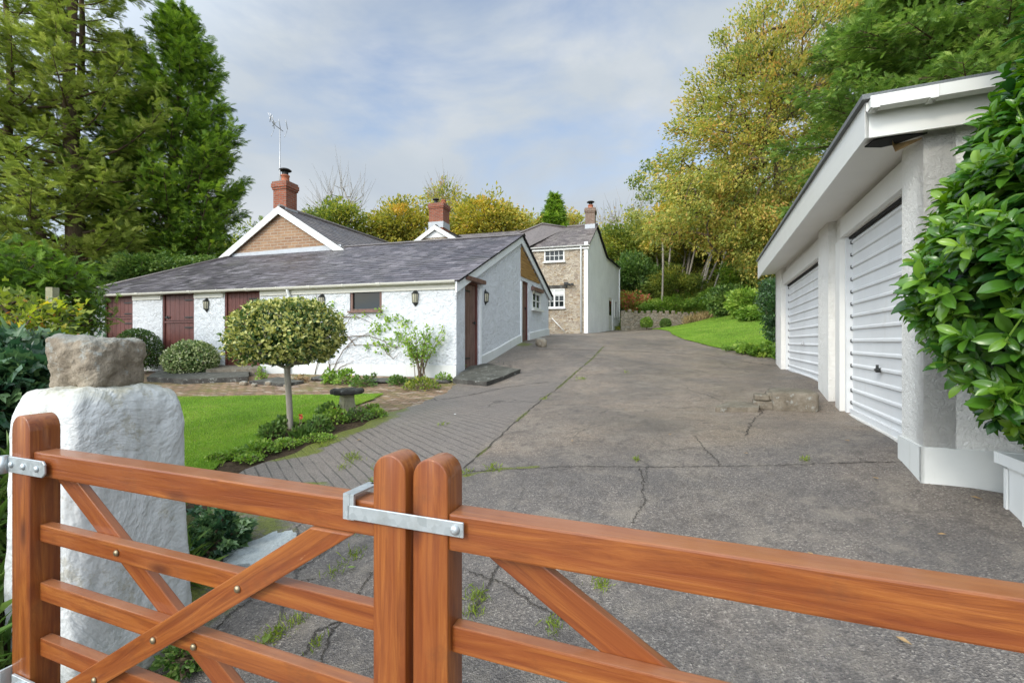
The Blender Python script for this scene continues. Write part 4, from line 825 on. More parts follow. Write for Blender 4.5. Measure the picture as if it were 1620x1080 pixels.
# ================================================================ foreground: pillar, rock, gate, small things
def bmobj(name,bm,mat,parent,mw,smooth=False):
    me=bpy.data.meshes.new(name); bm.to_mesh(me); bm.free(); me.materials.append(mat)
    o=bpy.data.objects.new(name,me); C.objects.link(o); o.parent=parent; T=Matrix.Translation(-Vector(worg(parent))); o.matrix_basis=T@mw
    for p in me.polygons: p.use_smooth=smooth
    return o
def lump(name,mat,parent,c,dims,ax,seed=0,amp=.08,cuts=20,power=.35,flare=0,fine=.02,tag_=None):
    """rounded rough block: superellipsoid-like box with noise; c = centre of its base"""
    bm=bmesh.new(); bmesh.ops.create_cube(bm,size=2); bmesh.ops.subdivide_edges(bm,edges=bm.edges,cuts=cuts,use_grid_fill=True)
    P=np.array([v.co[:] for v in bm.verts]); n=np.linalg.norm(P,axis=1)[:,None]; pw=8*(1-power)+2*power
    q=P/((np.abs(P)**pw).sum(1)**(1/pw))[:,None]
    d=np.array(dims)/2; W=q*d; dirn=P/n
    W=W+dirn*(amp*vnoise(q*1.6,1.0,seed)[:,None]*d.min()*1.2+fine*vnoise(q*6.0,1.0,seed+3)[:,None]*d.min()*2+fine*.5*vnoise(q*15,1.0,seed+5)[:,None]*d.min()*2)
    if flare: W[:,:2]*=(1+flare*np.clip(.5-W[:,2:3]/dims[2],0,1)**2)
    W[:,2]+=dims[2]/2
    for v,w in zip(bm.verts,W): v.co=w
    mw=Matrix.Translation(Vector(c))@Matrix([list(a) for a in np.array(ax).T]).to_4x4()
    me=bpy.data.meshes.new(name); bm.to_mesh(me); bm.free(); me.materials.append(mat)
    for p in me.polygons: p.use_smooth=True
    o=bpy.data.objects.new(name,me); C.objects.link(o)
    if parent is not None: o.parent=parent; o.matrix_basis=Matrix.Translation(-Vector(worg(parent)))@mw
    else: o.matrix_world=mw; o.location=Vector(c); o.rotation_euler=mw.to_euler()
    return o
gu=np.array([.9367,-.350,0]); gv=np.array([.350,.9367,0]); GZ=np.array([-.2116,.936,0.]); zz_=np.array([0,0,1.])
C0=np.array([-1.69,1.75]); pu=unit([.30,.954]); pf=np.array([-pu[1],pu[0]])
pc=C0+pu*.235+pf*.22
pil=lump('gate_pillar',M['pillar'],None,(pc[0],pc[1],tz(*pc)-.05),(.47,.44,1.24+.05),[np.append(pu,0),np.append(-pf,0)*-1,zz_],3,.07,34,.07,.16,.024)
tag(pil,'lumpy whitewashed stone gate pillar behind the gate\'s hinge post','pillar')
rk=onplane(158,603,pc,np.array([1.,0])); rockx=lump('boulder',M['rock'],None,(rk[0],rk[1],H-.222),(.255,.26,.235),[unit([.97,-.22,0]),unit([.22,.97,0]),zz_],11,.20,30,.42,0,.035)
tag(rockx,'rough brown boulder resting on top of the white gate pillar','boulder')
def gatept(u,v,z): return GZ+gu*u+gv*v+zz_*(H+z)
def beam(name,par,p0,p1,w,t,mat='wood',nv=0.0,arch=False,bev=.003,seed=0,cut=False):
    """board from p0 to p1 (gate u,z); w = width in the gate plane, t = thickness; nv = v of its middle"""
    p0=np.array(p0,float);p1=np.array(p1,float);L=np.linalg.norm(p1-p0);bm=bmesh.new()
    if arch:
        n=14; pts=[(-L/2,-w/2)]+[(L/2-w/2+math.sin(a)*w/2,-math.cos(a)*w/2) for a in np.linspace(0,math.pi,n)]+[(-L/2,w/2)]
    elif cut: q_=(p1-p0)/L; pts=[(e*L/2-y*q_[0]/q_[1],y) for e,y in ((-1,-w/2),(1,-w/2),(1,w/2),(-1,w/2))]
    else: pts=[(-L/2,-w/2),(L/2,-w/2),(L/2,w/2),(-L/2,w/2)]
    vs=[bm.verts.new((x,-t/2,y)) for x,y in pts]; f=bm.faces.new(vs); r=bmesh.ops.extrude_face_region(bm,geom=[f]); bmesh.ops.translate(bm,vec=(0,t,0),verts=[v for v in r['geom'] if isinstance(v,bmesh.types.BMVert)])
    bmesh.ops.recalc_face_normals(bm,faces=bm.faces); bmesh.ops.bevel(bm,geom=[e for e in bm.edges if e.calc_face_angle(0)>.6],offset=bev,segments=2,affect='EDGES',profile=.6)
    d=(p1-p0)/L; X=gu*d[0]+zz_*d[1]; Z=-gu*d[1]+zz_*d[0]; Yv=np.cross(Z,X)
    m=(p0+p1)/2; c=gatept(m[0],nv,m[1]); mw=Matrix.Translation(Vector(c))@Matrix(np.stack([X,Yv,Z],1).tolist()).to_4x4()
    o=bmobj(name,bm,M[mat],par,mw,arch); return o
TP=.066; PW=.080; PB=-1.22; LG=1.468
R1=(-.3436,-.4165);R2=(-.575,-.628);R3=(-.757,-.812);R4=(-.932,-.987);R5=(-1.115,-1.17)
def gz(px,py,v=0.): 
    q=onplane(px,py,(GZ+gv*v)[:2],gu[:2]); return float((q-GZ)@gu),float(q[2]-H)
def bolt(par,u,z,v,r=.010,mat='brass',name='bolt_head',dome=.006):
    m=MB(); c=gatept(u,v,z); a=np.linspace(0,2*math.pi,12,endpoint=False); V=[];n=12
    for rr,dd in ((r*1.0,0),(r,.35),(r*.75,.8),(r*.35,1.0)):
        for t in a: V.append(c+gu*math.cos(t)*rr+zz_*math.sin(t)*rr-gv*dome*dd)
    F=[(i*n+j,i*n+(j+1)%n,(i+1)*n+(j+1)%n,(i+1)*n+j) for i in range(3) for j in range(n)]; m.add(V,F,smooth=True); m.poly(V[36:]); return m.build(name,M[mat],par)
gl_=thing('timber_gate','left leaf of the orange varnished timber field gate, hung at the white pillar','gate',gatept(-LG,0,-1.45),'pair of orange timber gate leaves')
gr2=thing('timber_gate','right leaf of the orange varnished timber field gate, running out of frame','gate',gatept(LG,0,-1.45),'pair of orange timber gate leaves')
vf=TP/2
for s,par in ((-1,gl_),(1,gr2)):
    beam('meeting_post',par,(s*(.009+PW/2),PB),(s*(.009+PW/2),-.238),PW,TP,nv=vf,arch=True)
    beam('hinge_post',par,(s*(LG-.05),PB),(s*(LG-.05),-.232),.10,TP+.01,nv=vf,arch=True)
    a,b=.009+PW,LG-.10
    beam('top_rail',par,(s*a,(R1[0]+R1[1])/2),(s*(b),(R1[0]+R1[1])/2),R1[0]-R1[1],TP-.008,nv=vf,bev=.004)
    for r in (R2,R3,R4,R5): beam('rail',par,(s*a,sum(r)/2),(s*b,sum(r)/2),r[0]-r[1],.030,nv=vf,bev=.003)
# braces: front one over the rails, back one behind
u1,z1=gz(532,835,vf-.026); u2,z2=gz(376,931,vf-.026); dd=np.array([u2-u1,z2-z1]); dd/=np.linalg.norm(dd)
zcut=lambda z:(u1+dd[0]*(z-z1)/dd[1],z)
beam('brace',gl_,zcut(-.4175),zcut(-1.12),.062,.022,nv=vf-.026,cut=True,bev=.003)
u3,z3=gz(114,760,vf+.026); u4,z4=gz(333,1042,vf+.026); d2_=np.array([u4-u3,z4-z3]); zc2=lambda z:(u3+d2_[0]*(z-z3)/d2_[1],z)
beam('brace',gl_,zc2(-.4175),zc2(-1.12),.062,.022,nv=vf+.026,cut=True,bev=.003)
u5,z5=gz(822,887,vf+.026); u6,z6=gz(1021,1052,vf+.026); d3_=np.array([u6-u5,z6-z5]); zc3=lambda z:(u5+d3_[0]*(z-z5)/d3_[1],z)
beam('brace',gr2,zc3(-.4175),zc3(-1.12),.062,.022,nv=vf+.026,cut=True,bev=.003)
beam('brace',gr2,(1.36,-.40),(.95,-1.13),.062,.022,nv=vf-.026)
for px,py,v in ((376.5,931,vf-.037),(243,1012,vf-.037),(185,874,vf-.016),(307,1022,vf-.016),(150,1075,vf-.037)):
    u,z=gz(px,py,v); bolt(gl_,u,z,v-.001,.009)
# metal straps and latch
def plate(name,par,pts,v,t,mat='galv'):
    bm=bmesh.new(); vs=[bm.verts.new(Vector(gatept(u,v,z))) for u,z in pts]; f=bm.faces.new(vs); r=bmesh.ops.extrude_face_region(bm,geom=[f]); bmesh.ops.translate(bm,vec=Vector(-gv*t),verts=[q for q in r['geom'] if isinstance(q,bmesh.types.BMVert)]); bmesh.ops.recalc_face_normals(bm,faces=bm.faces)
    bmesh.ops.bevel(bm,geom=list(bm.edges),offset=.0012,segments=1,affect='EDGES'); me=bpy.data.meshes.new(name)
    o=np.array(worg(par)); bm.transform(Matrix.Translation(Vector(-o))); bm.to_mesh(me); bm.free(); me.materials.append(M[mat]); ob=bpy.data.objects.new(name,me); C.objects.link(ob); ob.parent=par; return ob
zs0,zs1=-.382,-.352
plate('latch_strap',gr2,[(-.150,zs0),(.128,zs0),(.128,zs1),(-.150,zs1)],-.004,.005)
lm=MB(); ax=[gu,gv,zz_]
lm.box(gatept(-.1475,-.0065,-.355),(.0035,.0025,.028),ax) ; lm.box(gatept(-.1475,.035,-.3305),(.014,.0425,.0025),ax); lm.box(gatept(-.1475,-.0055,-.356),(.014,.0028,.027),ax)
lm.box(gatept(-.118,.078,-.3305),(.032,.010,.0025),ax)
lm.build('latch_loop',M['galv'],gr2); bolt(gr2,.1105,-.367,-.0095,.010,'galv','bolt_head',.008)
plate('strap_hinge',gl_,[(-LG-.004,-.412),(-LG+.182,-.412),(-LG+.196,-.400),(-LG+.196,-.372),(-LG+.186,-.362),(-LG-.004,-.362)],-.007,.006)
for u in (.018,.085,.158): bolt(gl_,-LG+u,-.387,-.0135,.010,'galv')
m=MB(); m.tube([gatept(-LG-.012,-.02,-.36),gatept(-LG-.012,-.02,-.415)],.012,10); m.box(gatept(-LG-.006,.03,-.387),(.003,.04,.022),ax); m.build('hinge_knuckle',M['galv'],gl_)
plate('bottom_hinge_plate',gl_,[(-LG+.02,-1.085),(-LG+.135,-1.085),(-LG+.135,-1.045),(-LG+.02,-1.045)],-.006,.008); 
m=MB(); m.box(gatept(-LG-.006,.02,-1.06),(.004,.05,.03),ax); m.tube([gatept(-LG+.05,-.02,-1.075),gatept(-LG+.12,-.02,-1.075)],.016,12); m.tube([gatept(-LG+.075,-.02,-1.075),gatept(-LG+.092,-.02,-1.075)],.026,6,smooth=False); m.build('hinge_bolt',M['galv'],gl_)
# ---- step slab at the side door
def slabpoly(name,pix,label,cat,mat,h,lift,seed=0,jit=.012):
    g=[gnd(*p) for p in pix]; c=np.mean(g,0); r=np.random.default_rng(seed); P=[]
    for a,b in zip(g,g[1:]+g[:1]):
        for t in np.linspace(0,1,7)[:-1]: q=a*(1-t)+b*t; P.append(q[:2]+r.normal(0,jit,2))
    z=max(tz(*q) for q in P) ; bz=min(tz(*q) for q in P)-.03; top=bz*0+np.array([tz(*q) for q in P]); 
    mb=MB(); n=len(P); T=[np.array([*q,tz(*q)+lift+r.normal(0,.002)]) for q in P]; B=[np.array([*(q+(q-c[:2])*-.02),tz(*q)-.04]) for q in P]
    cen=np.array([c[0],c[1],tz(c[0],c[1])+lift+.004]); mb.add(T+[cen],[(i,(i+1)%n,n) for i in range(n)],smooth=False); mb.add(T+B,[((i+1)%n,i,n+i,n+(i+1)%n) for i in range(n)])
    o=mb.build(name,M[mat],loc=(c[0],c[1],tz(c[0],c[1]))); 
    if label: tag(o,label,cat)
    return o
slabpoly('door_step',[(716,606),(772,611),(823,590),(772,580),(740,585)],'dark stone step slab in front of the brown side door','step','greystone',.08,.085)
slabpoly('paving_slab',[(352,905),(425,895),(478,862),(465,848),(425,850),(352,885)],'pale blue grey paving slab on the ground behind the gate','paving slab','paleslab',.04,.03)
slabpoly('kerb_stone',[(1131,651),(1200,652),(1201,643),(1150,641)],'low worn kerb stone left of the stacked bricks by the garages','kerb stone','concrete',.05,.055,2,.006)
slabpoly('stone_step',[(232,603),(290,607),(392,603),(395,590),(250,592)],'long dark stone step below the stable doors behind the round shrubs','step','greystone',.08,.10,3)
slabpoly('stone_step',[(326,596),(412,594),(414,584),(340,585)],'upper mossy stone step right under the tallest brown door','step','concrete',.08,.17,4)
slabpoly('slate_slab',[(395,606),(450,611),(480,606),(440,599)],'thin flat slate slab lying by the wall right of the steps','slab','greystone',.05,.05,5)
# concrete step + bricks by garage
q=gnd(1280,651); ax3=[np.append([.915,-.403],0),G3,zz_]
t=lump('concrete_block',M['concrete'],None,(q[0]-.03,q[1]+.28,tz(q[0],q[1])-.05),(.50,.55,.28),[np.array(a) for a in ax3],5,.02,18,.08,0,.012); tag(t,'rough concrete step block against the garage middle pier','concrete block')
k=0
for px,py,w,h,dz,lab in ((1221,645,.31,.115,0,'large lower grey stone of the small stack by the garage step'),(1213,630,.17,.075,.115,'small left stone on top of the stack by the garage step'),(1234,628,.19,.10,.115,'right hand top stone wedged against the concrete step')):
    q=gnd(px,648); s=lump('stone_block',M['concrete'],None,(q[0],q[1]+.12,tz(q[0],q[1])-.01+dz),(w,.25,h),[np.array(a) for a in ax3],20+k,.04,12,.15,0,.02); tag(s,lab,'stone','stones stacked by the garage step'); k+=1
# bird bath
q=gnd(549,652); bb=thing('bird_bath','squat stone bird bath with rough dark rim in the flower bed','bird bath',q); k_=q[1]/FPX
m=MB(); hh=38*k_; m.lathe(q,[(16*k_,-.05),(15*k_,.02),(12*k_,hh*.5),(11.5*k_,hh*.72),(13*k_,hh*.76)],4,smooth=False); m.build('pedestal',M['bathpost'],bb)
r=np.random.default_rng(4); n=22; a=np.linspace(0,2*math.pi,n,endpoint=False); rr=25*k_*(1+.05*r.normal(size=n)); m=MB(); V=[]
for f,z in ((.5,.74),(.92,.77),(1,.83),(1.0,.92),(.9,.97),(.72,.93),(.35,.88),(.01,.87)): 
    for i in range(n): V.append(q+np.array([math.cos(a[i])*rr[i]*f,math.sin(a[i])*rr[i]*f,hh*z+r.normal(0,.004)]))
m.add(V,[(i*n+j,i*n+(j+1)%n,(i+1)*n+(j+1)%n,(i+1)*n+j) for i in range(7) for j in range(n)]); m.build('basin',M['greystone'],bb)
# rocks
def rk_(px,py,w,h,lab,grp=None,mat='rock',seed=0):
    q=gnd(px,py); k=q[1]/FPX; o=lump('rock',M[mat],None,(q[0],q[1]+w*k/3,q[2]-.02),(w*k,w*k*.8,h*k+.02),[(1,0,0),(0,1,0),zz_],seed,.22,10,.88,0,.05); tag(o,lab,'rock',grp)
rk_(857,549,17,15,'mossy brown rock at the far corner of the white side wall',seed=31)
for i,(px,py,w,h) in enumerate([(383,609,13,6),(401,611,9,5),(423,609,11,6),(437,608,8,4),(452,612,10,5)]): rk_(px,py,w,h,'small pale stone in the row at the edge of the brick paving','small stones edging the brick paving','rock',40+i)
for i,(px,py,w,h,lab) in enumerate([(508,602,40,6,'dark edging stone left of the planted corner bed'),(600,606,48,7,'long dark edging stone behind the bird bath'),(663,605,36,7,'dark edging stone under the feathery wall shrub'),(700,606,26,6,'mossy edging stone next to the dark step slab')]):
    rk_(px,py,w,h,lab,'edging stones along the outbuilding','greystone',50+i)
# cobbles atop retaining wall & wall itself
wp=[onplane(px,522,np.array([0,31.]),np.array([1,.05])) for px in (980,1106)]
m=MB(); a=np.array([wp[0][0],31.,0]); b=np.array([wp[1][0]+.6,31.6,0]); d=unit(b-a); n_=np.array([d[1],-d[0],0]); L=np.linalg.norm(b-a); k=30; P=[]
zt_=H+(540-494)/FPX*31
for i in range(k): 
    u0,u1=L*i/k,L*(i+1)/k; f=lambda u:zt_-.02*u+.03*math.sin(u*3.1)
    A_,B_=a+d*u0,a+d*u1; g0=H+.3; m.poly([np.array([*A_[:2],g0]),np.array([*B_[:2],g0]),np.array([*B_[:2],f(u1)]),np.array([*A_[:2],f(u0)])]); A2,B2=A_-n_*.35,B_-n_*.35
    m.poly([np.array([*A_[:2],f(u0)]),np.array([*B_[:2],f(u1)]),np.array([*B2[:2],f(u1)]),np.array([*A2[:2],f(u0)])])
rw=m.build('retaining_wall',M['drystone'],loc=(a[0],a[1],H+.7)); tag(rw,'low brown drystone retaining wall at the top of the drive','wall')
for i in range(14):
    u=L*(i+.5)/14; c=a+d*u-n_*.15; r=np.random.default_rng(i); s=lump('cope_stone',M['rock'],None,(c[0],c[1],zt_-.03-.02*u),(.18+.1*r.random(),.25,.14+.12*r.random()),[d,-n_,zz_],70+i,.1,6,.6); tag(s,'small rounded stone standing on top of the retaining wall','stone','cope stones on the retaining wall')
# planter at right
q=np.array([3.15,2.40]); zq=tz(*q); pt=thing('planter','square white planter trough under the large glossy shrub','planter',(q[0],q[1],zq)); m=MB(); ax4=[np.append(gr_,0),G3,zz_]
h=H-.68-zq; k=.30
m.prism([np.array([*q,zq])+np.array(ax4[0])*a*k*.92+np.array(ax4[1])*b*k*.92 for a,b in ((-1,-1),(1,-1),(1,1),(-1,1))],(0,0,h)); m.build('trough',M['plastic'],pt)
m=MB()
for s in (-1,1):
    m.box(np.array([*q,zq+h-.03])+np.array(ax4[1])*s*k,(k+.02,.018,.035),ax4); m.box(np.array([*q,zq+h-.0301])+np.array(ax4[0])*s*k,(.018,k-.0,.034),ax4)
    for a in (-.9,-.3,.3,.9): m.box(np.array([*q,zq+h/2-.04])+np.array(ax4[1])*s*k*.95+np.array(ax4[0])*a*k,(.012,.006,h/2-.05),ax4); m.box(np.array([*q,zq+h/2-.04])+np.array(ax4[0])*s*k*.95+np.array(ax4[1])*a*k,(.006,.012,h/2-.05),ax4)
m.build('ribs',M['plastic'],pt)
# timber fence posts by the left hedge
for px,py,t_,w,lab in ((83,600,458,.10,'weathered square timber post standing by the dark hedge'),(50,620,492,.08,'shorter brown timber post left of the weathered post')):
    c=at(px,600,6.6); z0=tz(c[0],c[1]); zt1=at(px,t_,6.6)[2]; m=MB(); m.box((c[0],c[1],(z0-.1+zt1)/2),(w/2,w/2,(zt1-z0+.1)/2)); m.prism([(c[0]-w/2,c[1]-w/2,zt1),(c[0]+w/2,c[1]-w/2,zt1),(c[0]+w/2,c[1]+w/2,zt1)],(0,0,.03)); o=m.build('fence_post',M['bathpost'],loc=(c[0],c[1],z0)); tag(o,lab,'fence post','old timber posts by the hedge')
# fallen leaves, twigs, cover
r=np.random.default_rng(77)
LV=np.array([(0,-.5,0),(-.22,-.15,.04),(-.25,.15,.08),(0,.5,.02),(.25,.15,.1),(.2,-.15,.03),(0,0,-.02)]); LF=np.array([(0,6,1),(1,6,2),(2,6,3),(3,6,4),(4,6,5),(5,6,0)])
for i,(px,py,s,mt,lab) in enumerate([(422,1015,.075,'midleaf','pale green leaf lying on the tarmac in the left foreground'),(556,902,.05,'midleaf','small green leaf beside the crack left of the gate posts'),(720,657,.06,'plastic','white scrap lying on the grooved concrete'),
   (1545,792,.06,'deadleaf',None),(1430,1020,.06,'deadleaf',None),(1585,985,.06,'deadleaf',None),(1282,880,.04,'deadleaf',None),(1060,690,.04,'deadleaf',None),(905,700,.04,'deadleaf',None),(1340,700,.05,'deadleaf',None),(1385,760,.05,'deadleaf',None),(640,750,.05,'deadleaf',None),(568,698,.06,'deadleaf',None),(990,650,.04,'deadleaf',None),(1180,720,.04,'deadleaf',None),(1490,850,.05,'deadleaf',None)]):
    q=gnd(px,py); m=MB(); a=r.random()*6.28; d=np.array([math.cos(a),math.sin(a),0]); m.scatter(LV,LF,q[None]+np.array([0,0,.018]),d[None],np.array([[0,0,1.]]),s,0,.9)
    o=m.build('fallen_leaf' if mt!='plastic' else 'litter',M[mt],loc=q); tag(o,lab or 'small curled brown leaf fallen on the drive','leaf' if mt!='plastic' else 'scrap',None if lab else 'brown leaves fallen on the drive')
# ================================================================ vegetation
RH=(np.array([(0,0,0),(-.26,.42,.05),(0,1,-.04),(.26,.42,.05)]),np.array([(0,1,2,3)])[:, ::-1])
OV=(np.array([(0,0,0),(-.24,.25,.05),(-.27,.6,.05),(0,1,-.06),(.27,.6,.05),(.24,.25,.05),(0,.45,0)]),np.array([(0,6,1),(1,6,2),(2,6,3),(3,6,4),(4,6,5),(5,6,0)]))
IV=(np.array([(0,0,0),(-.45,-.05,.03),(-.5,.35,.06),(-.2,.42,.02),(0,1,-.05),(.2,.42,.02),(.5,.35,.06),(.45,-.05,.03)]),np.array([(0,3,2,1),(0,5,4,3),(0,7,6,5)]))
def spray(n=5,w=.055,droop=.1,seed=0,ang=.75):
    r=np.random.default_rng(seed);V=[];F=[]
    def lf(a,d,L,w):
        d=unit(d);s=np.array([-d[1],d[0],0]);b=len(V);a=np.array(a,float);zb=lambda t:np.array([0,0,-droop*t*t])
        V.extend([a,a+d*L*.45-s*w+np.array([0,0,.02]),a+d*L,a+d*L*.45+s*w+np.array([0,0,.02])]); F.append((b,b+3,b+2,b+1))
    lf((0,0,0),(0,1,0),1.0,w*.8)
    for i in range(n):
        t=(i+.6)/(n+.4); 
        for s in (-1,1): lf((0,t*.85,0),(s*ang*(1.1+.3*r.normal()*.5),1,0.12*r.normal()),(.50*(1-t*.55))*(1+.2*r.normal()),w)
    V=np.array(V); V[:,2]-=droop*V[:,1]**2; return V,np.array(F)
SP=spray(7,.032,.20,1,.62); SP2=spray(4,.065,.45,2,.6)
def rdir(r,n): d=r.normal(size=(n,3)); return d/np.linalg.norm(d,axis=1)[:,None]
def skeleton(mb,trunk,r0,targets,r,mat=0,step=.8,tip=.012,sag=.12,up=.5,minr=0.0,sides=5,exp_=.46,wob=.06):
    """trunk: list of points; every target is joined to the nearest limb, radii follow the number of twigs carried"""
    N=[np.array(p,float) for p in trunk]; par=[-1]+list(range(len(trunk)-1)); nt=len(trunk)
    T=np.asarray(targets); base=np.array(trunk[max(0,len(trunk)//3)]); order=np.argsort(np.linalg.norm(T-base,axis=1)); leafc=np.zeros(200000)
    ends=[]
    for i in order:
        t=T[i]; P=np.array(N); d=P-t; dist=np.linalg.norm(d,axis=1)+np.maximum(0,d[:,2])*up*1.6; 
        dist[:max(1,nt//4)]+=5
        j=int(np.argmin(dist)); a=N[j]; L=np.linalg.norm(t-a); k=max(1,int(L/step)); prev=j; perp=r.normal(size=3)*L*wob
        for q in range(1,k+1):
            s=q/k; p=a*(1-s)+t*s+np.array([0,0,sag*L*math.sin(s*math.pi)])+perp*math.sin(s*math.pi)+(r.normal(size=3)*step*.08 if q<k else 0); N.append(p); par.append(prev); prev=len(N)-1
        ends.append(prev)
    n=len(N); cnt=np.zeros(n)
    for e in ends:
        while e!=-1: cnt[e]+=1; e=par[e]
    P=np.array(N); rad=tip*np.maximum(cnt,1)**exp_; f=r0/max(rad[0],1e-6); 
    rad=np.maximum(rad*(1+(f-1)*np.clip(cnt/cnt.max(),0,1)**.5),minr)
    a=np.linspace(0,2*math.pi,sides,endpoint=False); idx=np.array([i for i in range(n) if par[i]>=0]); pa=np.array(par)[idx]
    A_=P[pa];B_=P[idx];D=B_-A_;D/=np.linalg.norm(D,axis=1)[:,None]+1e-9; u=np.cross(D,np.where(np.abs(D[:,2:3])>.9,np.array([[1.,0,0]]),np.array([[0,0,1.]])));u/=np.linalg.norm(u,axis=1)[:,None];w=np.cross(D,u)
    ra=np.minimum(rad[pa],rad[idx]*1.35); rb=rad[idx]
    ring=lambda C_,rr:C_[:,None,:]+rr[:,None,None]*(np.cos(a)[None,:,None]*u[:,None,:]+np.sin(a)[None,:,None]*w[:,None,:])
    V=np.concatenate([ring(A_-D*ra[:,None]*.3,ra),ring(B_,rb)],1).reshape(-1,3); m=len(idx); b=np.arange(m)[:,None,None]*2*sides
    F=np.array([(j,(j+1)%sides,sides+(j+1)%sides,sides+j) for j in range(sides)])[None]+b; mb.add(V,F.reshape(-1,4),mat,.5,True)
    return P,rad
def leaves(mb,pts,rad,n,size,r,center=None,tpl=RH,tint=(.5,.22),out=.6,flat=.7,mat=0,jit=.35,ctint=.18,up=.3):
    """n leaves round each clump centre"""
    pts=np.asarray(pts); k=len(pts); rad=np.broadcast_to(np.asarray(rad,float),(k,)); 
    d=rdir(r,k*n)*(r.random((k*n,1))**.5); c=np.repeat(pts,n,0); R_=np.repeat(rad,n)[:,None]; P=c+d*R_*np.array([1,1,flat])
    o=rdir(r,k*n)
    if center is not None: oc=c-np.asarray(center); oc/=np.linalg.norm(oc,axis=1)[:,None]+1e-6; o=o*(1-out)+oc*out
    o[:,2]+=up*r.random(k*n)-.1
    ct=np.repeat(r.normal(0,ctint,k),n); ti=np.clip(r.normal(tint[0],tint[1],k*n)+ct+.10*d[:,2],0,1)
    mb.scatter(tpl[0],tpl[1],P,o,rdir(r,k*n)+np.array([0,0,.6]),size*(1+jit*r.normal(size=k*n)).clip(.4,1.9),mat,ti)
def lobepts(lobes,n,r,lo=.45,sep=0):
    vol=np.array([l[3]*l[4]*l[5] for l in lobes],float)**.8; which=r.choice(len(lobes),n,p=vol/vol.sum()); d=rdir(r,n); rr=(lo+(1-lo)*r.random(n)**.6)[:,None]; L=np.array(lobes)
    return L[which,:3]+d*rr*L[which,3:6]
def broadleaf(name,label,cat,base,lobes,nc,cr,nl,ls,leafm,barkm,trunk_r,seed,group=None,lo=.45,tint=(.5,.22),fork=.35,lean=(0,0),trunks=1,tip=.012,ctint=.18,extra_twigs=0,tpl=RH):
    r=np.random.default_rng(seed); base=np.array(base,float); t=thing(name,label,cat,base,group); L=np.array(lobes); cen=(L[:,:3]*(L[:,3]*L[:,4]*L[:,5])[:,None]).sum(0)/(L[:,3]*L[:,4]*L[:,5]).sum()
    T=lobepts(lobes,nc,r,lo); m=MB(); top=cen+np.array([0,0,L[:,5].max()*.3])
    for q in range(trunks):
        off=np.array([r.normal(0,.09*trunks),r.normal(0,.06*trunks),0])*(trunks>1); b0=base+off; b0[2]=tz(b0[0],b0[1])-.15
        tp_=top+(off*1.6 if trunks>1 else 0); tr=[b0*(1-s)+tp_*s+np.array([math.sin(s*5+q)*.15*fork,math.cos(s*4+q)*.15*fork,0]) for s in np.linspace(0,1,9)]
        sub=T[q::trunks]; skeleton(m,tr,trunk_r,sub,r,0,max(.3,cr*.6),tip)
    if extra_twigs:
        e=T[r.choice(len(T),extra_twigs)]; dd=unit(np.array([0,0,1]))+rdir(r,extra_twigs)*.6+(e-cen)/np.linalg.norm(e-cen,axis=1)[:,None]*.6
        for a,b in zip(e,dd): m.tube([a,a+b*cr*.4,a+b*cr*(.6+.5*r.random())],[tip*.8,tip*.6,tip*.3],3,cap=False)
    m.build('trunk',M[barkm],t); m=MB()
    if nl: leaves(m,T,cr*(.7+.6*r.random(len(T))),nl,ls,r,cen,tpl,tint,ctint=ctint); m.build('crown',M[leafm],t)
    return t
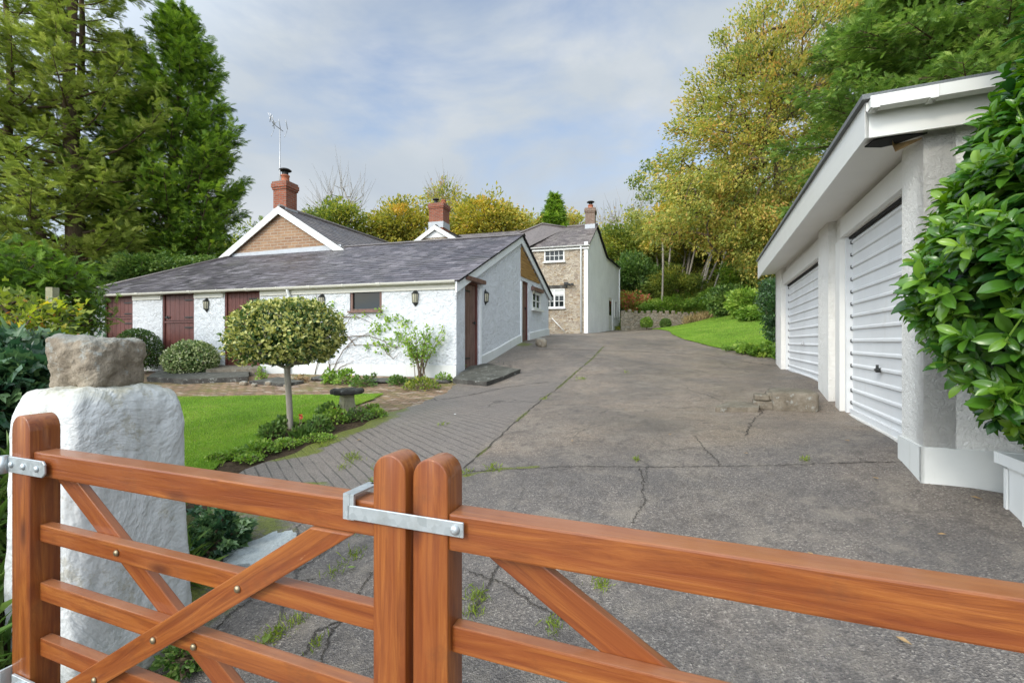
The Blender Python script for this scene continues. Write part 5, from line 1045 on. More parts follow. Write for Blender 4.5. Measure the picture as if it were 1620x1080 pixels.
def conifer(name,label,base,h,rmax,leafm,barkm,seed,z0=.15,nlimb=90,trunk_r=.35,prof=None,rise=.35,sp=SP,ss=.55,dens=1.0,forks=0,layer=0,tint=(.5,.18),skip=0.0,group=None,per=11,tipup=.15,cut=None,dens2=1.0,fa=(.8,3.2,5.6)):
    r=np.random.default_rng(seed); base=np.array(base,float); t=thing(name,label,'tree',base,group); mt=MB(); mc=MB(); prof=prof or (lambda s:(1-s)**.8)
    trunks=[(np.zeros(3),1.0,0.)]
    for f in range(forks): a=fa[f]; trunks.append((np.array([math.cos(a),math.sin(a),0]),.86-.08*f,.10+.05*f))
    PP=[];DD=[];NN=[];TT=[];SS_=[]
    for ti,(fd,hs,fz) in enumerate(trunks):
        H_=h*hs; zs_=np.linspace(fz,1,14); spread=rmax*.42
        tr=np.array([base+fd*spread*(min(1,(s-fz)*3)**1.0 if s>fz else 0)+np.array([.12*math.sin(s*9+ti),.12*math.cos(s*7+ti),s*H_-.2]) for s in zs_]); mt.tube(tr,trunk_r*(1-.18*ti)*(1-zs_*.93)+.02,9)
        nl=int(nlimb/(1+.55*forks)) if forks else nlimb
        for i in range(nl):
            s=z0+(1-z0)*((i+r.random())/nl)**.9; s=max(s,fz+.08)
            if r.random()<skip: continue
            p0=np.array([np.interp(s,zs_,tr[:,k]) for k in range(3)]); a=i*2.399+r.normal(0,.4); L=rmax*prof(s)*(.72+.4*r.random())*(.8 if forks else 1)
            if L<.25: L=.25
            d=np.array([math.cos(a),math.sin(a),0]); el=rise*(1.25 if s>.7 else 1)+.12*r.normal(); n=9; q=np.linspace(0,1,n)[:,None]
            P=p0+d*L*q*math.cos(el)+np.array([0,0,1])*L*(math.sin(el)*q+ (tipup)*q**3 -.12*np.sin(q*math.pi)*(1-s))+np.cross(d,(0,0,1))*L*.12*r.normal()*q**2
            mt.tube(P,np.linspace(trunk_r*.28*(1-s*.75)*min(1,L/rmax*1.3)+.012,.008,n),5,cap=False)
            nb=int(6+L*3.2*dens); 
            for b in range(nb):
                u=.22+.78*((b+r.random())/nb)**.85; p=np.array([np.interp(u,q[:,0],P[:,k]) for k in range(3)]); sd=(-1 if b%2 else 1)*(.5+.7*r.random()); tang=unit(P[min(8,int(u*8)+1)]-P[int(u*8)] if int(u*8)<8 else P[8]-P[7])
                bd=unit(tang*.8+np.cross(tang,(0,0,1))*sd+np.array([0,0,.12+.15*r.normal()])); bl=L*.30*(1.15-u*.75)*(.6+.6*r.random())+.15
                if bl>.6: mt.tube([p,p+bd*bl*.5,p+bd*bl],[.012,.008,.004],3,cap=False)
                k=max(2,int(per*bl*dens2/(ss*1.0))); w=r.random(k)**.7; pts=p+bd*bl*w[:,None]+r.normal(0,.05+.10*bl,(k,3))*np.array([1,1,.45]); PP.append(pts)
                dd=bd*.7+d*.4+rdir(r,k)*.8+np.array([0,0,.18]); DD.append(dd); NN.append(rdir(r,k)*.55+np.array([0,0,1.])); ct=r.normal(0,.10); TT.append(np.clip(r.normal(tint[0],tint[1],k)+ct+.12*w,0,1)); SS_.append(ss*(.5+.75*r.random(k)))
    PP=np.vstack(PP);DD=np.vstack(DD);NN=np.vstack(NN);TT=np.concatenate(TT);SS_=np.concatenate(SS_)
    if cut is not None: kk=cut(PP); PP,DD,NN,TT,SS_=PP[kk],DD[kk],NN[kk],TT[kk],SS_[kk]
    mc.scatter(sp[0],sp[1],PP,DD,NN,SS_,0,TT); mt.build('trunk',M[barkm],t); mc.build('crown',M[leafm],t); print(name,len(PP)*len(sp[1])); return t
def clipped(name,label,cat,c,rx,ry,rz,n,ls,leafm,seed,group=None,rough=.06,stem=None,tpl=OV,tint=(.5,.25),base=None,inner='boxleaf',flatb=0.0):
    """clipped dome: dense shell of small leaves over twigs, with leaf-filled inside"""
    r=np.random.default_rng(seed); c=np.array(c,float); b=base if base is not None else np.array([c[0],c[1],c[2]-rz]); t=thing(name,label,cat,b,group)
    d=rdir(r,n); d[:,2]=np.where(d[:,2]<-.75,-d[:,2],d[:,2]); bumpy=1+rough*vnoise(d*2.2,1.6,seed)+rough*.9*vnoise(d*7,1.,seed+1); q=(.78+.24*r.random(n)**.5)*bumpy
    if flatb: d[:,2]=np.where(d[:,2]<0,d[:,2]*(1-flatb),d[:,2])
    P=c+d*q[:,None]*np.array([rx,ry,rz]); o=d*.6+rdir(r,n)*.8+np.array([0,0,.2]); ti=np.clip(r.normal(tint[0],tint[1],n)+.16*vnoise(d*5,1,seed+4),0,1)
    m=MB(); m.scatter(tpl[0],tpl[1],P,o,d*.8+rdir(r,n)*.7,ls*(.6+.6*r.random(n)),0,ti)
    k=n//4; d2=rdir(r,k); m.scatter(tpl[0],tpl[1],c+d2*(.45+.35*r.random((k,1)))*np.array([rx,ry,rz*(1-flatb*.4)]),rdir(r,k),rdir(r,k),ls*1.6,0,r.random(k)*.25)
    m.build('foliage',M[leafm],t); m=MB()
    if stem is None: tr=[b-np.array([0,0,.05]),b*(1-.5)+c*.5,c]; skeleton(m,tr,.03+rx*.03,c+d[:60]*np.array([rx,ry,rz])*.8,r,0,.2,.005)
    else:
        sb,sr=stem; tr=[sb+(c-sb)*s+np.array([.004*math.sin(s*7),0.004*math.cos(s*5),0]) for s in np.linspace(0,.78,8)]; pts=c+rdir(r,90)*np.array([rx,ry,rz])*.85; pts[:,2]=np.maximum(pts[:,2],c[2]-rz*.75); skeleton(m,tr,sr,pts,r,0,.12,.0045,.02,minr=.003,sides=8)
    m.build('stem',M['palebark'if stem is not None else 'stem'],t); return t
def bush(name,label,cat,base,lobes,nc,cr,nl,ls,leafm,seed,group=None,tpl=OV,tint=(.5,.22),stem='stem',lo=.3,ctint=.18):
    r=np.random.default_rng(seed); base=np.array(base,float); t=thing(name,label,cat,base,group); T=lobepts(lobes,nc,r,lo); T=T[T[:,2]>base[2]-.3]
    cen=np.mean(np.array(lobes)[:,:3],0); m=MB(); skeleton(m,[base-np.array([0,0,.1]),base*.6+cen*.4,base*.3+cen*.7],.05,T,r,0,cr,.006); m.build('stems',M[stem],t); m=MB(); leaves(m,T,cr,nl,ls,r,cen,tpl,tint,ctint=ctint); m.build('foliage',M[leafm],t); return t
def A3(px,py,Y): return at(px,py,Y)
def LB_(px,py,Y,wx,hy,dy=None):   # crown lobe from its place and half sizes in the photo
    k=Y/FPX; c=at(px,py,Y); return (c[0],c[1],c[2],wx*k,(dy if dy else wx*k),hy*k)
def gb(px,Y): x=(px-810)/FPX*Y; return np.array([x,Y,tz(x,Y)])
# ---- big conifers at left
b=gb(118,17.5); 
conifer('cypress_tree','tall open light green cypress with forked trunk at the left edge',b,21.5,4.5,'cypress1','redbark',5,.16,165,.32,lambda s:.95*(1-max(0,s-.3)/.7)**.75*(.75+.25*min(1,s/.3)),.16,SP,.37,.85,2,tint=(.56,.2),skip=.05,per=7.6,tipup=.2,fa=(2.3,3.7))
b=gb(280,20.5)
conifer('cypress_tree','dense deep green conical cypress just behind the left end of the outbuilding',b,15.6,4.3,'cypress2','redbark',9,.13,180,.36,lambda s:(1-s)**.62*(.72+.28*min(1,s/.3))*1.05,.42,SP,.38,1.0,0,tint=(.5,.22),per=8.0,tipup=.25)
# ---- oak and evergreen at right
Yo=27.
broadleaf('oak_tree','huge spreading autumn oak with orange and yellow green leaves on the right slope','tree',gb(1235,Yo),[LB_(1245,95,Yo,120,85,4.5),LB_(1170,160,Yo,85,75,4),LB_(1120,260,Yo,85,75,4),LB_(1230,260,Yo-1,95,95,4),LB_(1120,330,Yo-1,90,48,4),LB_(1045,350,Yo,50,36,3),LB_(1190,370,Yo-1,90,60,4),LB_(1310,40,Yo,90,80,4),LB_(1330,200,Yo,80,120,4),LB_(1240,350,Yo-2,70,80,3)],640,.95,165,.165,'oak','bark',.5,21,lo=.5,tint=(.42,.24),tip=.02,ctint=.2,extra_twigs=0)
b=gb(1560,15.5)
conifer('yew_tree','massive mid green evergreen tree towering behind the garage roof',b,17.5,6.2,'spruce','redbark',15,.22,230,.4,lambda s:(.9+.1*math.sin(s*9))*(1-max(0,s-.35)/.65)**.5,.12,SP,.30,1.2,0,tint=(.5,.22),per=8.5,tipup=-.10,cut=lambda P:(P[:,1]>6.0))
# ---- distant wood behind the roofs
D=[('bare_tree','bare pale twiggy tree right of the brick gable chimney',[LB_(540,335,45,42,52),LB_(510,350,45,30,35)],130,1.6,0,.2,'twig','palebark',.22),
('ivy_clad_tree','thin yellow tree with green ivy right behind the cottage roof',[LB_(545,352,42,38,32),LB_(505,350,42,18,22)],70,1.1,90,.26,'greenyel','bark',.2),
('autumn_tree','yellow green tree left of the middle red chimney',[LB_(640,358,43,48,42),LB_(610,375,43,34,30)],110,1.2,120,.27,'yellow','bark',.25),
('sparse_tree','tall sparse brown leaved tree top rising behind the middle red chimney',[LB_(700,318,48,24,34)],60,1.2,34,.26,'oak','palebark',.2),
('autumn_tree','broad golden tree between the middle chimney and the farmhouse',[LB_(770,350,44,56,36),LB_(735,368,44,40,24),LB_(805,355,44,26,26)],130,1.2,120,.27,'yellow','bark',.25),
('autumn_tree','small brownish tree just left of the farmhouse hip roof',[LB_(838,362,50,20,26)],35,1.2,70,.26,'oak','bark',.2),
('autumn_tree','low golden tree behind the farmhouse ridge left of its chimney',[LB_(905,362,55,30,20)],40,1.4,80,.3,'oak','bark',.2),
('bare_tree','pale bare tree thicket right of the farmhouse chimney',[LB_(975,365,46,34,30),LB_(1010,350,46,26,24)],110,1.5,8,.25,'oak','palebark',.2),
('autumn_tree','yellow green tree right behind the farmhouse gable',[LB_(975,395,38,34,36),LB_(1010,385,38,30,34)],110,1.1,130,.22,'greenyel','bark',.2)]
for i,(n,l,lb,nc,cr,nl,ls,lm,bm_,tr) in enumerate(D):
    px=810+lb[0][0]/lb[0][1]*FPX; broadleaf(n,l,'tree',gb(px,lb[0][1]),lb,nc,cr,nl,ls,lm if nl else 'oak',bm_,tr,60+i,tip=.022,lo=.2,extra_twigs=240 if 'bare' in n or 'sparse' in n else 0)
conifer('cypress_tree','small pointed green conifer standing above the farmhouse roof',gb(876,50),tz(*gb(876,50)[:2])*0+(H+(540-309)/FPX*50-gb(876,50)[2]),2.6,'cypress2','redbark',33,.2,220,.2,lambda s:1.3*(1-s)**.8,.5,SP,.6,1.4,0,tint=(.55,.2),per=8)
for q,(px,py) in enumerate(((741,318),(757,316),(728,324))): conifer('spruce_tree',('dark spruce tip poking above the golden tree, middle of three','dark spruce tip poking above the golden tree, rightmost of three','dark spruce tip poking above the golden tree, leftmost of three')[q],gb(px,62),H+(540-py)/FPX*62-gb(px,62)[2],2.2,'cypress2','redbark',40+q,.4,50,.2,lambda s:1.3*(1-s)**.8,.1,SP,.9,.7,0,tint=(.3,.15),per=5)
# row of far woodland that closes the view behind (sides included)
r=np.random.default_rng(8); fw=MB(); T=[]
for px in range(-500,2300,55):
    for k in range(2):
        Y=62+9*k+5*r.random(); x=(px-810)/FPX*Y; z=tz(x,Y); hh=(7 if 450<px<1000 else 11)*(.8+.4*r.random())
        if 450<px<1000: hh=min(hh,H+(540-372)/FPX*Y-z)
        c=np.array([x,Y,z+max(1,hh*.5)]); T.append(c+rdir(r,38)*np.array([3.6,2.5,max(1,hh*.5)]))
T=np.vstack(T); leaves(fw,T,1.5,60,.42,r,None,RH,(.45,.25)); tag(fw.build('far_woodland',M['greenyel'],loc=(0,62,8)),'distant mixed wood closing the hillside behind the houses','woodland',kind='stuff')
# slope right: thicket, shrubs
gt=gnd(1090,458); Yt=gt[1]+.5
lobes=[LB_(1085,352,Yt,46,40),LB_(1140,352,Yt,42,42),LB_(1042,368,Yt,34,28),LB_(1185,372,Yt,34,40),LB_(1110,385,Yt+2,50,20)]
broadleaf('thicket_tree','many stemmed yellowing hazel thicket above the dark shrubs on the bank','tree',gt,lobes,260,.85,120,.19,'yellow','palebark',.07,80,trunks=16,lo=.3,tip=.012,tint=(.42,.24),ctint=.2)
broadleaf('autumn_tree','smaller ochre tree between the thicket and the garage eaves','tree',gb(1205,25),[LB_(1200,370,25,45,65),LB_(1225,420,24,30,40)],150,.8,140,.15,'oak','bark',.14,81,tint=(.4,.22),tip=.014)
S0=[('laurel_bush','large rounded dark laurel bush right of the farmhouse',(1005,470),[(1003,428,30,30),(985,440,16,22),(1022,440,20,24)],130,.60,110,.17,'midleaf',(.40,.22)),
('shrub','broad olive green shrub in the middle of the bank',(1068,475),[(1062,445,34,24),(1090,455,26,20),(1040,452,20,20),(1110,462,18,16)],130,.55,120,.14,'greenyel',(.45,.18)),
('shrub','grey green spreading shrub on the bank above the stone wall',(1075,496),[(1070,483,40,12),(1040,486,26,10),(1105,484,26,12)],120,.45,120,.11,'brightleaf',(.42,.2)),
('acer_bush','red and lime leaved acer bush beside the white house corner',(1003,499),[(994,474,15,13),(1012,482,18,14),(1004,493,10,7)],70,.36,100,.12,'redleaf',(.33,.33)),
('shrub','bright leafy shrub at the bank foot right of the olive shrub',(1122,498),[(1120,478,15,19)],60,.4,100,.15,'brightleaf',(.5,.2)),
('shrub','dark gap filling evergreen between the two bright shrubs',(1150,500),[(1148,476,24,24)],70,.5,110,.14,'midleaf',(.5,.2)),
('shrub','tall lime green shrub at the far edge of the right lawn',(1180,503),[(1178,478,24,20),(1195,490,18,13)],90,.42,110,.13,'brightleaf',(.65,.2)),
('shrub','low green mound of periwinkle at the lawn edge by the garages',(1200,508),[(1200,497,30,11),(1220,490,16,14)],90,.35,110,.10,'brightleaf',(.40,.2)),
('shrub','shadowed layered evergreen below the ochre tree',(1190,478),[(1190,445,34,28),(1160,440,20,22)],130,.6,110,.15,'cypress2',(.6,.2))]
S=[]
for n,l,bp,lb,nc,cr,nl,ls,lm,ti in S0:
    g=gnd(*bp); S.append((n,l,g,[LB_(q[0],q[1],g[1]+.3,q[2],q[3],max(q[2],q[3])*g[1]/FPX*.8) for q in lb],nc,cr*g[1]/31,nl,ls,lm,ti))
S.append(('shrub','dark clipped bush tucked against the far corner of the garage',gb(1222,12.5),[LB_(1220,470,12.8,14,32),LB_(1228,510,12.4,12,36)],90,.22,150,.055,'darkleaf',(.45,.2)))
for i,(n,l,bs,lb,nc,cr,nl,ls,lm,ti) in enumerate(S): bush(n,l,'shrub',bs,lb,nc,cr,nl,ls,lm,90+i,tint=ti,tpl=RH)
for i,(px,py,s,mt,l) in enumerate([(1023,511,9.5,'brightleaf','small clipped yellow green bush in front of the stone wall, the left of two'),(1053,512,8.5,'midleaf','small clipped green bush in front of the stone wall, the right of two')]):
    k=29.5/FPX; c=at(px,py,29.5); clipped('round_bush',l,'bush',c,s*k,s*k,s*k*.95,1800,.07,mt,110+i,base=np.array([c[0],c[1],c[2]-s*k]))
r=np.random.default_rng(5)
def grasses(name,label,px0,px1,Y0,Y1,n,h,mat,seed,cat='plants',lean=.3,tint=(.5,.22),z=0):
    r=np.random.default_rng(seed); Y=Y0+(Y1-Y0)*r.random(n); px=px0+(px1-px0)*r.random(n); x=(px-810)/FPX*Y; P=np.stack([x,Y,terr(x,Y)+z],1); d=rdir(r,n)*lean+np.array([0,0,1.]); m=MB(); tpl=np.array([(-.025,0,0),(.025,0,0),(.018,.6,.05),(0,1,.2),(-.018,.6,.05)]); m.scatter(tpl,np.array([(0,1,2,3,4)]),P,d,rdir(r,n),h*(.5+.7*r.random(n)),0,np.clip(r.normal(*tint,n),0,1)); o=m.build(name,M[mat],loc=P.mean(0)); return tag(o,label,cat,kind='stuff')
grasses('ornamental_grass','dry straw coloured tall grasses along the stone wall and lawn top',1085,1180,27.5,30,2600,.62,'dryleaf',6,lean=.65,tint=(.4,.3))
grasses('ground_cover','green ground cover on the bank behind the stone wall',985,1230,31.6,34,9000,.5,'brightleaf',7,lean=.8)
bk=[];
r=np.random.default_rng(12); Y=31.9+15*r.random(5200)**1.3; px=960+420*r.random(5200); x=(px-810)/FPX*Y; bk=np.stack([x,Y,terr(x,Y)+.08],1); m=MB(); leaves(m,bk,.45,22,.13,r,None,RH,(.5,.25),flat=.4); tag(m.build('undergrowth',M['greenyel'],loc=(15,38,5)),'tangled green undergrowth covering the wooded bank','undergrowth',kind='stuff')
# ivy / low edge at garage far corner
bush('ivy_patch','green ivy spilling at the lawn edge beside the far garage pier','ivy',gb(1222,11.2),[(6.35,11.4,tz(6.35,11.4)+.12,.28,.55,.2),(6.1,12.2,tz(6.1,12.2)+.1,.3,.5,.14)],60,.12,90,.05,'brightleaf',130,tpl=IV,tint=(.4,.2))
# ---- vegetation behind/over the outbuilding's left end
q=lambda px,py,Y:at(px,py,Y)
bush('climber','mass of rambling variegated climber spilling over the left end of the slate roof','climber',gb(250,17.6),[LB_(215,428,17.3,50,22,1.3),LB_(170,448,17.,35,18,1.2),LB_(265,425,17.6,48,16,1.2),LB_(320,418,17.8,35,9,1.),LB_(250,412,17.6,12,16,.6),LB_(150,470,16.8,22,14,1.)],230,.33,110,.105,'midleaf',140,tint=(.6,.24),tpl=RH)
# ---- left hedge, maple branches, ivy bank
lobes=[LB_(35,430,9.,60,35,1.2),LB_(90,450,9.5,45,40,1.2),LB_(20,480,8.8,50,50,1.2),LB_(112,500,10,25,45,.8),LB_(65,500,9.3,45,50,.9),LB_(-60,470,9,70,80,1.4)]
r=np.random.default_rng(150); t=thing('conifer_hedge','dark green feathery conifer hedge at the left edge behind the maple','hedge',gb(40,9.3)); T=lobepts(lobes,330,r,.5); T=T[(T[:,2]>-.1)]
m=MB(); skeleton(m,[gb(30,9.4),at(30,560,9.4),at(30,480,9.4)],.10,T,r,0,.35,.010); m.build('trunk',M['redbark'],t); m=MB(); cen=T.mean(0)
for k in range(14):
    o=rdir(r,len(T))*.7+np.array([0,-.3,.25]); m.scatter(SP[0],SP[1],T+r.normal(0,.13,T.shape),o,rdir(r,len(T))*.5+np.array([0,0,1.]),.26*(.6+.6*r.random(len(T))),0,np.clip(r.normal(.42,.2,len(T)),0,1))
m.build('foliage',M['cypress2'],t)
lobes=[LB_(25,520,4.6,50,55,.6),LB_(55,545,4.4,50,40,.5),LB_(15,475,4.8,30,35,.5),LB_(65,500,4.9,28,30,.4)]
bush('maple_bush','yellow green young maple with orange tinged leaves in front of the dark hedge','bush',gb(20,4.6),lobes,110,.18,15,.060,'maple',151,tpl=IV,tint=(.22,.24),lo=.1)
lobes=[LB_(40,590,3.2,60,32,.3),LB_(10,640,2.9,55,60,.35),LB_(25,560,3.4,50,30,.3)]
bush('ivy_hedge','dark blue green ivy with large leaves left of the white pillar','ivy',gb(20,3.2),lobes,150,.13,26,.075,'ivy',152,tpl=IV,tint=(.45,.22),lo=.2)
m=MB(); r=np.random.default_rng(153); n=5200; Y=1.45+1.7*r.random(n); u=r.random(n); x=np.minimum(-1.82,-.86*Y-.15)-(u*1.6)*(Y/1.6)*.8; zt2=terr(x,Y)+(0.0+.95*np.clip((np.minimum(-1.82,-.86*Y-.15)-x)/.9,0,1))*r.random(n)**.5
P=np.stack([x,Y,zt2],1); m.scatter(OV[0],OV[1],P,rdir(r,n)+np.array([.5,-.6,.2]),rdir(r,n)+np.array([.6,-.8,.5]),.03+.05*r.random(n)**2,0,np.clip(r.normal(.5,.22,n),0,1))
n=2600; Y=1.5+1.2*r.random(n); x=-1.85-r.random(n)*.9; P=np.stack([x,Y,terr(x,Y)+.7*np.clip((-1.75-x)/.9,0,1)*r.random(n)],1); TPLG=np.array([(-.03,0,0),(.03,0,0),(.02,.6,.1),(0,1,.35),(-.02,.6,.1)]); m.scatter(TPLG,np.array([(0,1,2,3,4)]),P,rdir(r,n)*.8+np.array([.2,-.3,.8]),rdir(r,n),.12+.12*r.random(n),0,np.clip(r.normal(.6,.2,n),0,1))
tag(m.build('bank_growth',M['midleaf'],loc=(-2.2,2,.3)),'grass and weeds growing on the bank at the lower left','weeds',kind='stuff')
# earth bank under it
xs=np.linspace(-5,-1.78,24); ys=np.linspace(.6,4.6,30); X,Y=np.meshgrid(xs,ys); lim=np.minimum(-1.82,-.86*Y-.15); X=lim-(-1.78-X)*1.0; Z=terr(X,Y)-.05+ .78*np.clip((lim-.04-X)/.8,0,1)**.8*np.clip((Y-.8)/.6,0,1)*np.clip((4.6-Y)/.9,0,1)+.04*vnoise(np.stack([X,Y,X*0],-1),4); i=np.arange(X.size).reshape(X.shape); m=MB(); m.add(np.stack([X,Y,Z],-1).reshape(-1,3),np.stack([i[:-1,:-1],i[:-1,1:],i[1:,1:],i[1:,:-1]],-1).reshape(-1,4),smooth=True); struct(m.build('earth_bank',M['soil']))
# ---- clipped shrubs by the outbuilding
k=11.9/FPX; c=at(218,557,11.9); clipped('round_bush','dark green clipped dome bush behind the boulder, against the white wall','bush',c,33*k,33*k,37*k,5200,.045,'boxleaf',160,tint=(.5,.2),rough=.03)
k=11.2/FPX; c=at(303,569,11.2); clipped('round_bush','pale variegated clipped dome bush in front of the second stable door','bush',c,38*k,36*k,29*k,4200,.060,'varieg2',161,tint=(.5,.26),rough=.05)
sb=gnd(459,677); k=sb[1]/FPX; c=at(453,532,sb[1]); 
clipped('standard_holly','variegated yellow holly trained as a mushroom headed standard with slim pale trunk','tree',c,84*k,80*k,57*k,9500,.052,'varieg',162,tint=(.57,.3),rough=.13,stem=(sb-np.array([0,0,.05]),.038),base=sb,flatb=.05)
# feathery wall shrub
def wispy(name,label,base,top,spread,n,leafn,ls,mat,seed,tpl=RH,sr=.010,fan=1.0):
    r=np.random.default_rng(seed); base=np.array(base); t=thing(name,label,'shrub',base); m=MB(); P=[];D_=[]
    for i in range(n):
        a=np.array([r.normal(0,spread),r.normal(0,spread*.4),0]); e=base+a*fan+np.array([0,0,top*(.7+.35*r.random())]); s=np.linspace(0,1,7)[:,None]; c=base+np.array([r.normal(0,.04),r.normal(0,.04),0]); pth=c+(e-c)*s+a*.35*np.sin(s*math.pi)*-.5; m.tube(pth,np.linspace(sr,.003,7),5,cap=False)
        for q in range(leafn): u=.42+.58*r.random(); p=np.array([np.interp(u,s[:,0],pth[:,k]) for k in range(3)]); P.append(p+r.normal(0,.05,3)); D_.append((e-c)/np.linalg.norm(e-c)*.4+r.normal(size=3)*.8)
    m.build('stems',M['stem'],t); m=MB(); P=np.array(P); m.scatter(tpl[0],tpl[1],P,np.array(D_),rdir(r,len(P))+np.array([0,-.5,.5]),ls*(.6+.7*r.random(len(P))),0,np.clip(r.normal(.55,.22,len(P)),0,1)); m.build('foliage',M[mat],t); return t
b=onplane(664,598,A+NF*.35,SF); wispy('wall_shrub','airy green shrub with thin bare stems against the white front wall',(b[0],b[1],tz(b[0],b[1])),1.12,.30,20,46,.072,'brightleaf',170)
# climber on wall
t=thing('wall_climber','sparse climbing rose with bare stems and green leaf tufts on the white front wall','climber',onplane(555,590,A,SF)); m=MB(); r=np.random.default_rng(171); fpt=lambda px,py,o=.03:onplane(px,py,A+NF*o,SF)
paths=[[(520,600),(530,575),(545,552),(560,546),(600,545),(635,552)],[(520,600),(518,560),(528,520),(545,500),(562,490),(590,503)],[(545,552),(560,535),(585,525),(600,520)],[(530,540),(555,532),(585,530),(610,540),(618,560),(632,545)],[(528,520),(518,500),(505,480),(500,465)],[(500,600),(505,560),(512,525),(505,500),(495,478)],[(545,500),(570,500),(585,510)],[(560,546),(540,520),(552,505),(556,498)],[(606,545),(612,560),(622,568),(635,556)],[(520,600),(540,580),(560,570)],[(500,602),(512,585),(524,578),(545,570)]]
for p in paths: 
    P=np.array([fpt(x+r.normal(0,1.2),y+r.normal(0,1.2),.02+.03*r.random()) for x,y in p]); s=np.linspace(0,len(P)-1,len(P)*4); P=np.stack([np.interp(s,range(len(P)),P[:,k]) for k in range(3)],1)+r.normal(0,.006,(len(s),3)); m.tube(P,np.linspace(.011,.004,len(P)),5,cap=False)
m.build('stems',M['stem'],t); m=MB()
for (x,y,s,n) in [(603,494,7,26),(614,505,5,18),(626,502,6,20),(642,511,6,24),(596,519,10,60),(634,534,11,60),(616,543,7,30),(603,546,8,34),(580,548,4,12),(540,497,4,8),(612,515,4,10),(505,478,5,10),(520,490,4,10),(655,560,6,20),(645,553,7,20),(575,495,3,6),(560,500,3,6),(526,482,3,9)]:
    k=12/FPX; P=np.array([fpt(x,y,.05)])+r.normal(0,.5,(n,3))*s*k*np.array([1.2,.35,1.2]); m.scatter(OV[0],OV[1],P,rdir(r,n)+np.array([0,-.3,-.1]),rdir(r,n)*.6+np.array([0,-1,.3]),.045+.05*r.random(n),0,np.clip(r.normal(.6,.25,n),0,1))
m.build('foliage',M['brightleaf'],t)
# ivy at left corner over the lantern
t=thing('corner_ivy','dark ivy creeping over the left corner of the outbuilding above the boulder','ivy',onplane(138,560,A,SF)); m=MB(); r=np.random.default_rng(172); n=900; P=np.array([onplane(112+55*r.random()**1.6,462+95*r.random(),A+NF*(.05+.25*r.random()),SF) for _ in range(n)]); m.scatter(IV[0],IV[1],P,rdir(r,n),rdir(r,n)*.7+np.array([.2,-1,.3]),.06+.04*r.random(n),0,np.clip(r.normal(.35,.2,n),0,1)); m.build('foliage',M['ivy'],t)
m=MB(); 
for i in range(7): P=np.array([onplane(118+i*6+s*9*math.sin(i+s*4),560-95*s,A+NF*.05,SF) for s in np.linspace(0,1,8)]); m.tube(P,.008,4,cap=False)
m.build('stems',M['stem'],t)
# ---- border planting
def clump(px,py,w,h,n,ls,mat,seed,name,label,tpl=OV,tint=(.5,.22),blades=0,cat='plant',stemmy=True,dz=0):
    r=np.random.default_rng(seed); g=gnd(px,py); k=g[1]/FPX; t=thing(name,label,cat,g); m=MB(); R_=w*k/2; hh=h*k
    d=rdir(r,n); d[:,2]=np.abs(d[:,2]); P=g+d*(.35+.65*r.random((n,1))**.5)*np.array([R_,R_*.8,hh]); P[:,2]=np.maximum(P[:,2],terr(P[:,0],P[:,1])+.01)
    if n: m.scatter(tpl[0],tpl[1],P,d*.6+rdir(r,n)*.7+np.array([0,-.1,.25]),d*.5+rdir(r,n)*.5+np.array([0,-.2,.7]),ls*(.6+.7*r.random(n)),0,np.clip(r.normal(tint[0],tint[1],n),0,1))
    if blades:
        bp=g+np.stack([r.normal(0,R_*.35,blades),r.normal(0,R_*.3,blades),np.zeros(blades)],1); m.scatter(TPLG*np.array([.8,1,1]),np.array([(0,1,2,3,4)]),bp,rdir(r,blades)*.6+np.array([0,0,1.]),rdir(r,blades),hh*(.7+.5*r.random(blades)),0,np.clip(r.normal(.45,.2,blades),0,1))
    m.build('foliage',M[mat],t)
    if n:
        m=MB(); 
        for i in range(0,min(n,26)): m.tube([g+r.normal(0,.02,3)*np.array([1,1,0]),(g+P[i])/2+np.array([0,0,.02]),P[i]],.0035,3,cap=False)
        m.build('stems',M['stem'],t)
    return t
BP=[(412,716,56,20,520,.040,'brightleaf','low plant','low leafy plant nearest the camera at the lawn edge'),(430,690,40,22,460,.045,'midleaf','geranium','green geranium left of the holly trunk'),(375,722,44,12,420,.032,'brightleaf','low plant','creeping plant at the near tip of the flower bed'),
(478,694,36,20,300,.05,'midleaf','strappy','tuft of narrow leaves at the foot of the holly trunk'),(505,682,44,24,420,.045,'midleaf','geranium','leafy clump just right of the holly trunk'),(530,668,42,26,460,.04,'brightleaf','geranium','bright clump in front of the bird bath'),(565,664,44,20,420,.035,'midleaf','low plant','low clump right below the bird bath'),(596,658,34,12,300,.035,'brightleaf','low plant','small trailing plant at the far tip of the flower bed'),(450,706,50,12,460,.03,'brightleaf','low plant','low sprawling greenery along the concrete edge'),(500,696,60,10,500,.028,'brightleaf','low plant','thin mat of leaves beside the mossy concrete')]
BP+=[(345,728,40,12,380,.03,'brightleaf','low plant','first creeping tuft where the bed meets the lawn behind the pillar'),(448,676,36,18,380,.045,'midleaf','geranium','dark green clump behind the holly trunk'),(520,655,40,18,380,.04,'midleaf','geranium','green clump left of the bird bath foot'),(588,650,30,12,260,.035,'brightleaf','low plant','small clump right of the bird bath foot'),(395,728,46,9,380,.028,'brightleaf','low plant','flat green mat along the concrete near the lawn tip')]
for i,(px,py,w,h,n,ls,mt,nm_,lb) in enumerate(BP):
    clump(px,py,w,h,n if nm_!='strappy' else 60,ls,mt,200+i,{'low plant':'low_plant','geranium':'geranium_plant','strappy':'strappy_plant'}[nm_],lb,blades=240 if nm_=='strappy' else 0)
